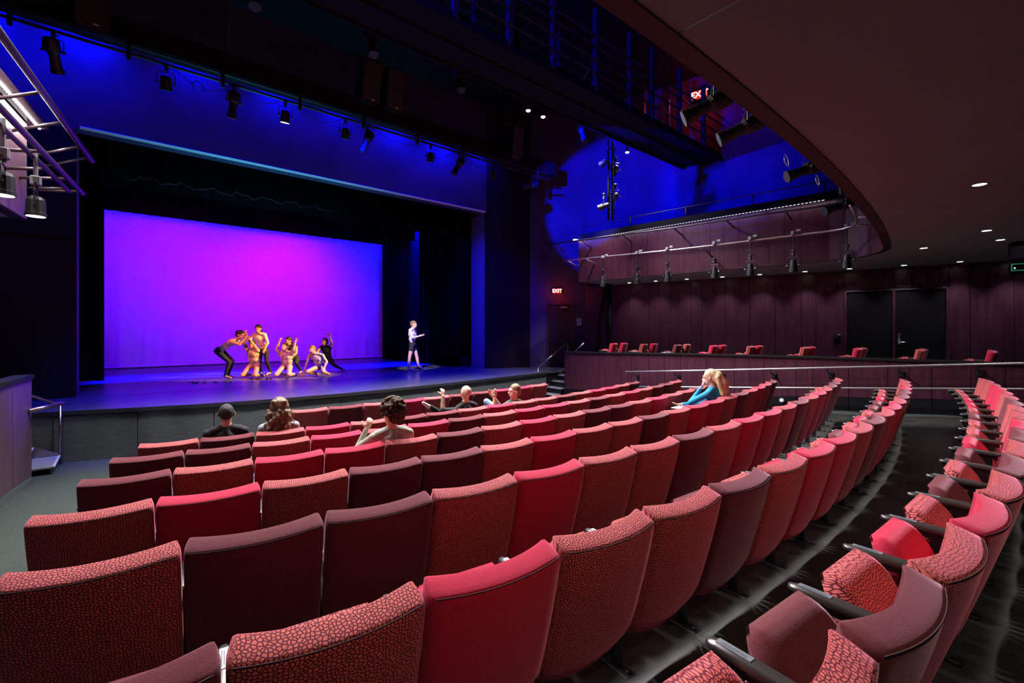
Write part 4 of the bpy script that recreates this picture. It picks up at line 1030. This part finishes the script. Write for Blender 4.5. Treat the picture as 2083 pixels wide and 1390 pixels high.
# ---- loudspeakers flown above
def speaker(x, y, z, w, d, h, tilt, label, plate):
    e = empty('loudspeaker', (x, y, z)); e.rotation_euler = (math.radians(tilt), 0, 0)
    obj('cabinet', box(NB(), (0, 0, 0), (w, d, h), bev=.015), M['black'], e)
    obj('grille', box(NB(), (0, -d/2-.004, .0), (w*.92, .012, h*.94), bev=.003, seg=1), M['speaker'], e)
    obj('badge', box(NB(), (w*.1 if plate else -w*.2, -d/2-.012, -h*.42), (.075, .006, .022)), M['white'], e)
    for sx in (-1, 1): obj('hanging_rod', tube(NB(), [(sx*w*.4, 0, h/2), (sx*w*.4, 0, h/2+1.3)], .012, 6), M['pipe'], e)
    obj('hanging_bar', box(NB(), (0, 0, h/2+.03), (w*1.2, .05, .05)), M['pipe'], e)
    tag(e, label, 'loudspeaker', 'loudspeakers above the stage edge')
speaker(4.42, 10.5, 8.18, .46, .45, .95, 12, 'dark flown loudspeaker, first of the hanging pair', True)
speaker(5.03, 10.5, 8.18, .46, .45, .95, 12, 'dark flown loudspeaker, second of the hanging pair', True)
speaker(-.42, 10.5, 7.95, .46, .45, 1.25, 6, 'black loudspeaker with a pale badge nearest the pale gallery', True)
speaker(8.95, 10.5, 7.9, .42, .45, 1.0, 8, 'black flown loudspeaker near the end of the lighting pipe', False)
# ---- pipes on brackets along the gallery fronts
def gpipe(name, pts, brk, m, label, r=.024, reach=.42, side=1):
    e = tag(empty(name, pts[0]), label, 'pipe'); o = Vector(pts[0])
    obj('pipe', tube(NB(), [Vector(p)-o for p in pts], r, 10), m, e, True)
    for b_ in brk:
        p = Vector(b_[0])-o; q = Vector(b_[1])-o; obj('bracket', tube(NB(), [p, q], .022, 8), m, e, True)
    return e
def gp(Y, off): p = gy(Y); return Vector((p.x-off*.994, p.y-off*.105, 0))
def z_(v, z): return (v.x, v.y, z)
def corner(off, z):
    c = offset([(x, y) for x, y in RIGHT_CURVE], -off); return [(x, y, z) for x, y in c][::-1]
up = [z_(gp(Y, .52), 5.02+.12*max(0, (Y-6)/4.6)) for Y in (10.75, 9.5, 8, 6.6, 5.2, 4.4)]+[(11.62, 3.35, 5.0), (11.60, 2.95, 5.0), (11.45, 2.68, 5.0), (11.15, 2.5, 5.0), (10.6, 2.36, 5.0), (9.5, 2.2, 5.0)]
gpipe('gallery_pipe', up, [(z_(gp(Y, .52), 5.02+.12*max(0, (Y-6)/4.6)), z_(gp(Y, 0), 4.93)) for Y in (10.6, 9.53, 8.11, 6.58, 5.23, 3.95)]+[((11.3, 2.58, 5.0), (11.62, 2.28, 4.98)), ((10.6, 2.36, 5.0), (10.7, 2.02, 4.98))], M['pipe'], 'upper bracketed pipe curving along the plum gallery front')
lo = [z_(gp(Y, .52), 4.43+.10*max(0, (Y-6)/4.2)) for Y in (10.25, 8.7, 7.5, 6.5, 5.4, 4.5, 3.7)]+[(11.62, 3.2, 4.43), (11.61, 2.85, 4.43), (11.45, 2.62, 4.43), (11.1, 2.47, 4.43), (10.5, 2.34, 4.43), (9.5, 2.2, 4.43)]
gpipe('gallery_pipe', lo, [(z_(gp(Y, .52), 4.43+.10*max(0, (Y-6)/4.2)), z_(gp(Y, 0), 4.40)) for Y in (10.1, 9.4, 5.9)]+[((11.3, 2.54, 4.43), (11.62, 2.28, 4.42)), ((10.6, 2.36, 4.43), (10.7, 2.02, 4.42))], M['railw'], 'lower pale pipe carrying lamps along the plum gallery front', r=.020)
tr = [z_(gp(Y, -.10), 5.70) for Y in (10.0, 8, 6, 4.5, 3.2)]
gpipe('gallery_top_rail', tr, [(z_(gp(Y, -.10), 5.70), z_(gp(Y, -.10), 5.40)) for Y in (9.9, 8.2, 6.5, 4.8, 3.3)], M['pipe'], 'thin rail above the plum gallery front', r=.014)
for i, (x, y) in enumerate(((10.99, 8.71), (11.11, 7.58), (11.20, 6.68), (11.33, 5.45), (11.42, 4.62), (11.51, 3.73), (11.62, 2.75))):
    e = fixture('mini', (x, y, 4.05), (x-.05, y+.01, 1), 'small black lamp on a drop rod, %s along the gallery pipe from the stage' % ORD[i], 'lamps on the gallery pipe', drop=.30)
    obj('drop_rod', tube(NB(), [(0, 0, .30), (0, 0, .74)], .014, 6), M['fix'], e); obj('rod_clamp', box(NB(), (.0, 0, .73), (.10, .08, .09), bev=.015, seg=1), M['grey'], e)
    obj('power_box', box(NB(), (.04, -.10, .78), (.06, .10, .06), bev=.01, seg=1), M['grey'], e)
# left gallery pipes and lamps
LA = Vector((-1.1, 9.42, 0)); LN = Vector((.993, -.122, 0))
def lp(s, off, z): p = LA+LD*s+LN*off; return (p.x, p.y, z)
gpipe('gallery_pipe', [lp(-1.2, .52, 5.17), lp(6, .52, 5.17)], [(lp(s, .52, 5.17), lp(s, 0, 4.92)) for s in (-1.0, -.45, .55, 1.5, 3, 4.5)], M['pipe'], 'thick pipe on brackets along the pale gallery, nearest the camera', r=.040)
gpipe('gallery_pipe', [lp(-.55, .52, 4.45), lp(6, .52, 4.45)], [(lp(s, .52, 4.45), lp(s, 0, 4.38)) for s in (-.4, .3, 1.5, 3)], M['pipe'], 'middle pipe of the pale gallery above its lamps', r=.034)
gpipe('gallery_pipe', [lp(-.35, .40, 4.42), lp(6, .40, 4.42)], [(lp(s, .40, 4.42), lp(s, 0, 4.36)) for s in (-.2, .8, 2)], M['pipe'], 'inner pipe of the pale gallery', r=.030)
for i, s in enumerate((1.35, 2.4)):
    q = lp(s, .43, 4.12); e = fixture('par', q, (q[0], q[1], 1), 'black wash lamp on a drop rod, %s under the pale gallery' % ('one nearer the stage' if i == 0 else 'one nearer the camera'), 'lamps under the pale gallery', drop=.30, lit=True)
    obj('drop_rod', tube(NB(), [(0, 0, .28), (0, 0, .66)], .022, 8), M['grey'], e); obj('rod_clamp', box(NB(), (0, 0, .30), (.10, .09, .12), bev=.015, seg=1), M['grey'], e)
# light strips along the top of both gallery fronts
ls = tag(empty('light_strip', lp(0, .1, 5.28)), 'row of bright white lights along the top of the pale gallery', 'light strip'); o0 = Vector(lp(0, .1, 5.28))
obj('ledge', fixn(wallbox(NB(), (Vector(lp(-.45, .16, 0))-o0)[:2], (Vector(lp(6, .16, 0))-o0)[:2], .05, .09, .32)), M['leftface'], ls)
bm = NB(); box(bm, (0, 0, 0), (.02, .035, .014)); ME['led'] = mesh_of(bm, 'led', M['ledwhite'], False)
for k in range(52): q = Vector(lp(-.42+.08*k, .06, 5.325))-o0; obj('led', ME['led'], None, ls, loc=q)
rs = tag(empty('light_strip', z_(gp(10, .04), 5.24)), 'dim row of small lights under the cap of the plum gallery', 'light strip'); o0 = Vector(z_(gp(10, .04), 5.24))
obj('strip_channel', fixn(wallbox(NB(), (gp(10, .0)-o0)[:2], (gp(3.2, .0)-o0)[:2], -.005, .02, .05)), M['black'], rs)
bm = NB(); box(bm, (0, 0, 0), (.012, .05, .010)); ME['leddim'] = mesh_of(bm, 'led', M['leddim'], False)
for k in range(84): q = Vector(z_(gp(9.95-.08*k, .045), 5.232))-o0; obj('led', ME['leddim'], None, rs, loc=q)
endl = obj('end_lamp', box(NB(), Vector((11.27, 10.04, 5.24))-o0, (.16, .10, .03), bev=.008, seg=1), M['lampwhite'], rs)
for Y in (9.4, 8.0, 6.6, 5.2, 3.8):
    q = gp(Y, .16); area('strip_light', (q.x, q.y, 5.20), (gp(Y, 0).x, gp(Y, 0).y, 4.4), 2.0, (.9, .82, 1), 1.3, .03)
for s in (.2, 1.6, 3.0, 4.4):
    q = lp(s, .25, 5.26); area('strip_light', q, lp(s, .0, 4.5), 26, (1, .93, .90), 1.3, .04)
# lamps hung under the rear balcony edge
for i, (x, y, z, ax, ay, az) in enumerate(((4.95, 2.40, 5.13, 1.5, 8, 2.0), (5.83, 2.41, 5.13, 2.5, 8, 2.2), (8.1, 2.42, 5.13, 4.0, 7, 2.6), (10.2, 2.5, 4.95, 5.5, 7, 2.4))):
    fixture('ers', (x, y, z), (ax, ay, az), 'black spotlight under the balcony edge, %s from the bridge side' % ORD[i], 'spotlights under the balcony edge', drop=.33)
rp = gpipe('balcony_pipe', [(x, 2.42, 5.14) for x in (-.5, 2, 4, 6, 8)]+[(10.2, 2.5, 4.97)], [((x, 2.42, 5.14), (x, front_y(x), 5.0)) for x in (.2, 2.4, 4.6, 7.0, 9.2)], M['pipe'], 'pipe running along the balcony edge above the last rows')
for i, (x, y) in enumerate(((7.2, 2.42), (8.55, 2.42))):
    tag(obj('cable_loop', tube(NB(), [(x+.08*math.sin(t*.5)*(1+.2*math.sin(t)), y+.02*math.cos(t*.5), 4.72+.09*math.cos(t*.5)) for t in range(11)], .007, 6), M['white'], smooth=True), 'looped white cable hanging under the balcony edge, %s' % ('near the bridge' if i == 0 else 'beside the third spotlight'), 'cable', 'white cables under the balcony edge')
# ---- vertical lighting boom below the bridge
bo = tag(empty('lighting_boom', (10.14, 7.8, 5.3)), 'tall vertical lighting boom with cables hanging from the bridge', 'boom')
for dx in (-.05, .12): obj('boom_pipe', tube(NB(), [(dx, 0, 0), (dx, 0, 2.2)], .026, 8), M['black'], bo, True)
for k in range(5): obj('boom_rung', tube(NB(), [(-.05, 0, .3+.42*k), (.12, 0, .3+.42*k)], .016, 6), M['fix'], bo)
for k in range(3): obj('boom_cable', tube(NB(), [(.1+.05*k, .05*math.sin(t+k), .05+t*.2) for t in range(11)], .012, 5), M['fix'], bo, True)
for i, (dx, z, ax) in enumerate(((-.22, 7.15, 8), (.25, 7.05, 12), (-.24, 5.95, 8), (.25, 6.3, 12))):
    fixture('mini', (10.14+dx, 7.8, z), (ax, 11, 4.5), 'small black lamp clamped to the vertical boom, %s from the top' % ORD[(0, 1, 3, 2)[i]], 'lamps on the vertical boom', drop=.30)
    obj('clamp_arm', tube(NB(), [(dx, 0, z-5.3), (-.05 if dx < 0 else .12, 0, z-5.3)], .014, 6), M['black'], bo)
# ---- exit signs
def exit_sign(loc, rz, label, w=.36, h=.21, lit=True):
    e = empty('exit_sign', loc, rz)
    obj('sign_housing', box(NB(), (0, .03, 0), (w, .05, h), bev=.008, seg=1), M['steel'], e)
    obj('sign_face', box(NB(), (0, .002, 0), (w*.93, .008, h*.86)), M['exitred'], e)
    text_obj('sign_letters', 'EXIT', h*.82, M['exitlit'], (0, -.006, 0), (PI/2, 0, 0), e)
    tag(e, label, 'exit sign', 'red exit signs'); return e
q = S0+SD*1.0
exit_sign((q.x-.06, q.y-.06, 3.72), math.atan2(SD.y, SD.x), 'red lit exit sign over the dark door by the stage')
q = wy(7.0); exit_sign((q.x-.35, q.y-.05, 9.55), math.atan2(WD.y, WD.x), 'red lit exit sign high up behind the lighting bridge', .5, .30)
l = bpy.data.lights.new('exit_glow', 'POINT'); l.energy = 9; l.color = (1, .05, .04); l.shadow_soft_size = .1; lo_ = bpy.data.objects.new('exit_glow', l); COL.objects.link(lo_); q = S0+SD*1.0; lo_.location = (q.x-.25, q.y-.24, 3.62)
l = bpy.data.lights.new('exit_glow', 'POINT'); l.energy = 30; l.color = (1, .05, .04); l.shadow_soft_size = .1; lo_ = bpy.data.objects.new('exit_glow', l); COL.objects.link(lo_); q = wy(7.0); lo_.location = (q.x-.7, q.y-.1, 9.4)
q = wy(.38); e = empty('exit_sign', (q.x-.10, q.y, 3.70), math.atan2(WD.y, WD.x))
obj('sign_housing', box(NB(), (0, .04, 0), (.34, .05, .17), bev=.008, seg=1), M['steel'], e)
obj('sign_frame', box(NB(), (0, .008, 0), (.33, .008, .165)), M['exitgreen'], e); obj('sign_face', box(NB(), (0, .002, 0), (.29, .008, .125)), M['black'], e)
obj('sign_lamp', box(NB(), (-.11, -.004, -.02), (.018, .006, .018)), M['lampwhite'], e)
tag(e, 'green edged sign on the plum wall beyond the double door', 'sign')
# ---- recessed downlights
bm = lathe(NB(), [(0, .075), (.006, .075), (.006, .058), (.0, .058)], (0, 0, 0), (0, 0, -1), 20); ME['dtrim'] = mesh_of(fixn(bm), 'trim_ring', M['grey'], False)
bm = lathe(NB(), [(0, .056), (.002, .056)], (0, 0, 0), (0, 0, -1), 20); ME['dlens'] = mesh_of(fixn(bm), 'lamp_lens', M['lampwhite'], False)
def downlight(x, y, label, group, power, color, ang, blend, aim=None):
    e = empty('downlight', (x, y, SZ)); obj('trim_ring', ME['dtrim'], None, e); obj('lamp_lens', ME['dlens'], None, e)
    spot('downlight_beam', (x, y, SZ-.03), aim or (x, y, 0), power, color, ang, blend, .04); tag(e, label, 'downlight', group)
for i, Y in enumerate((9.2, 8.33, 7.38, 6.38, 5.42, 4.36, 3.42, 2.38, 1.42, .52)):
    q = wy(Y); downlight(q.x-.42, q.y-.10, 'recessed downlight, %s along the plum gallery wall from the stage' % ORD[i], 'downlights along the gallery wall', 75, (.82, .92, 1), 92, .9)
for i, (x, y) in enumerate(((.6, -.5), (3.8, -.9), (7.04, .48), (10.41, .63), (11.72, 1.55), (11.67, .54))):
    downlight(x, y, 'recessed downlight in the brown soffit, %s counting towards the gallery' % ORD[i], 'downlights in the soffit', 70 if i < 2 else (45 if i < 4 else 20), (1, .80, .62) if i < 2 else NEUTRAL, 130 if i < 2 else 110, .9)
# loudspeaker under the soffit
e = empty('ceiling_loudspeaker', (12.42, .10, SZ-.17), -.35); obj('cabinet', box(NB(), (0, 0, 0), (.8, .5, .30), bev=.02), M['black'], e); obj('grille', box(NB(), (-.38, 0, -.02), (.06, .46, .24), bev=.008, seg=1), M['fix'], e)
tag(e, 'black loudspeaker fixed under the soffit above the last row', 'loudspeaker')
# ---- ramp handrail before the parapet
def ry(Y, off): p = pary(Y); return Vector((p.x-off, p.y, 0))
RZ = lambda Y: interp(-Y, [-7.9, -5.3, -3.43, -.27, 3], [1.08, 1.29, 1.45, 1.72, 1.95])
rl_ = tag(empty('ramp_handrail', z_(ry(7.85, .25), 0)), 'pale double handrail rising along the ramp before the parapet', 'handrail'); o0 = Vector(z_(ry(7.85, .25), 0))
obj('top_rail', tube(NB(), [Vector(z_(ry(Y, .25), RZ(Y)))-o0 for Y in (7.85, 6.4, 5.3, 4.1, 3.4, 2, .3, -1, -2.8)], .022, 10), M['railw'], rl_, True)
obj('lower_rail', tube(NB(), [Vector(z_(ry(Y, .25), RZ(Y)-.42-.02*(7.85-Y)/8))-o0 for Y in (7.6, 6.4, 5.3, 4.1, 3.4, 2, .3, -1, -2.8)], .020, 10), M['railw'], rl_, True)
for Y in (7.61, 6.42, 5.28, 4.14, 3.05, 1.90, .81, -.3, -1.5):
    z = RZ(Y)
    obj('rail_bracket', tube(NB(), [Vector(z_(ry(Y, .25), z-.02))-o0, Vector(z_(ry(Y, .25), z-.10))-o0, Vector(z_(ry(Y, -.01), z-.16))-o0], .012, 6), M['steel'], rl_)
    obj('bracket_plate', box(NB(), Vector(z_(ry(Y, .015), z-.16))-o0, (.02, .09, .12)), M['steel'], rl_)
# small fittings
def footlight(Y, label):
    q = ry(Y, .02); z = floor_z(q.x, q.y)+.22
    e = empty('step_light', (q.x, q.y, z), 0); obj('light_housing', lathe(NB(), [(0, .055), (.02, .055)], (.0, 0, 0), (-1, 0, 0), 14), M['grey'], e); obj('lamp_lens', lathe(NB(), [(0, .026), (.004, .026)], (-.021, 0, 0), (-1, 0, 0), 14), M['lampwhite'], e)
    tag(e, label, 'step light', 'step lights on the parapet')
footlight(9.42, 'small round step light low on the parapet beside the stage steps'); footlight(3.98, 'small round step light low on the parapet along the ramp')
q = S0+SD*1.80; e = empty('wall_sign', (q.x-.02, q.y-.02, 2.58), math.atan2(SD.y, SD.x)); obj('sign_board', box(NB(), (0, 0, 0), (.17, .012, .26), bev=.003, seg=1), M['paper'], e)
obj('sign_symbol', box(NB(), (0, -.008, .02), (.02, .004, .12), mtx=Matrix.Rotation(.5, 4, 'Y')), M['ink'], e); obj('sign_stroke', box(NB(), (-.03, -.008, .0), (.02, .004, .05), mtx=Matrix.Rotation(-.7, 4, 'Y')), M['ink'], e)
tag(e, 'pale blue notice beside the dark exit door', 'sign')
q = wy(3.66); e = empty('wall_phone', (q.x-.05, q.y, 2.08), math.atan2(WD.y, WD.x)); obj('phone_body', box(NB(), (0, 0, 0), (.15, .09, .20), bev=.02), M['black'], e); obj('phone_handset', box(NB(), (-.02, -.06, .03), (.05, .05, .17), bev=.015), M['steel'], e); obj('phone_label', box(NB(), (.03, -.047, .08), (.07, .004, .018)), M['white'], e)
tag(e, 'small black wall device beside the double door', 'wall device')
# raked steel props standing in the gallery near the stage
for i, (b0, t0) in enumerate((((12.15, 9.95, GF), (12.62, 9.88, SZ)), ((12.62, 9.75, GF), (12.72, 9.80, SZ)))):
    tag(obj('slanted_column', tube(NB(), [b0, t0], .075, 10), M['black'], smooth=True), '%s slanted black column at the stage end of the gallery' % ('strongly' if i == 0 else 'slightly'), 'column', 'slanted gallery columns')
e = tag(obj('gallery_grab_rail', tube(NB(), [(11.25, 10.05, 1.57), (11.40, 9.80, 1.86)], .016, 8), M['railw'], smooth=True), 'short pale grab rail on the end of the parapet', 'rail')
# bits left on the stage floor
random.seed(5)
for lab, x, y, n, m in (('pink petals scattered on the stage beside the walking dancer', 6.4, 14.2, 26, 'R'), ('dark scraps of cloth on the stage before the bending dancer', 1.7, 14.3, 18, 'black'), ('dark scraps of cloth on the stage before the kneeling dancers', 2.9, 14.3, 22, 'black'), ('pale petals on the stage behind the crouching dancer', 5.8, 15.4, 12, 'white')):
    bm = NB()
    for _ in range(n):
        dx, dy = random.gauss(0, .28), random.gauss(0, .12); s = random.uniform(.015, .035)
        box(bm, (x+A_.x*dx+T_.x*dy, y+A_.y*dx+T_.y*dy, .905+s*.3), (s*1.6, s, s*.6), rz=random.uniform(0, 3))
    o = tag(obj('petals', bm, M[m]), lab, 'petals'); o['kind'] = 'stuff'
# string of small cable along the first border, and a cord on the wing wall
pts = [(lerp(-.4, 5.0, t/40), 14.22, 5.95+.05*math.sin(t*1.3)+.04*math.sin(t*2.9)) for t in range(41)]
tag(obj('tie_line', tube(NB(), pts, .008, 5), M['pipe'], smooth=True), 'thin tie line running along the first black border', 'cable')
# pale curved marks on the vinyl floor behind the last row
for i, (cx, cy, r, a0, a1) in enumerate(((2.62, .02, .24, -1.2, 1.3), (2.28, -.02, .22, -1.3, .9))):
    bm = NB(); pts = [(cx+r*math.cos(lerp(a0, a1, t/14)), cy+r*math.sin(lerp(a0, a1, t/14))) for t in range(15)]
    tube(bm, [(x, y, floor_z(x, y)+.006) for x, y in pts], .006, 5); tag(obj('floor_mark', bm, M['seam']), 'pale curved mark on the dark floor behind the last row, %s' % ('larger one' if i == 0 else 'smaller one'), 'floor mark', 'floor marks')
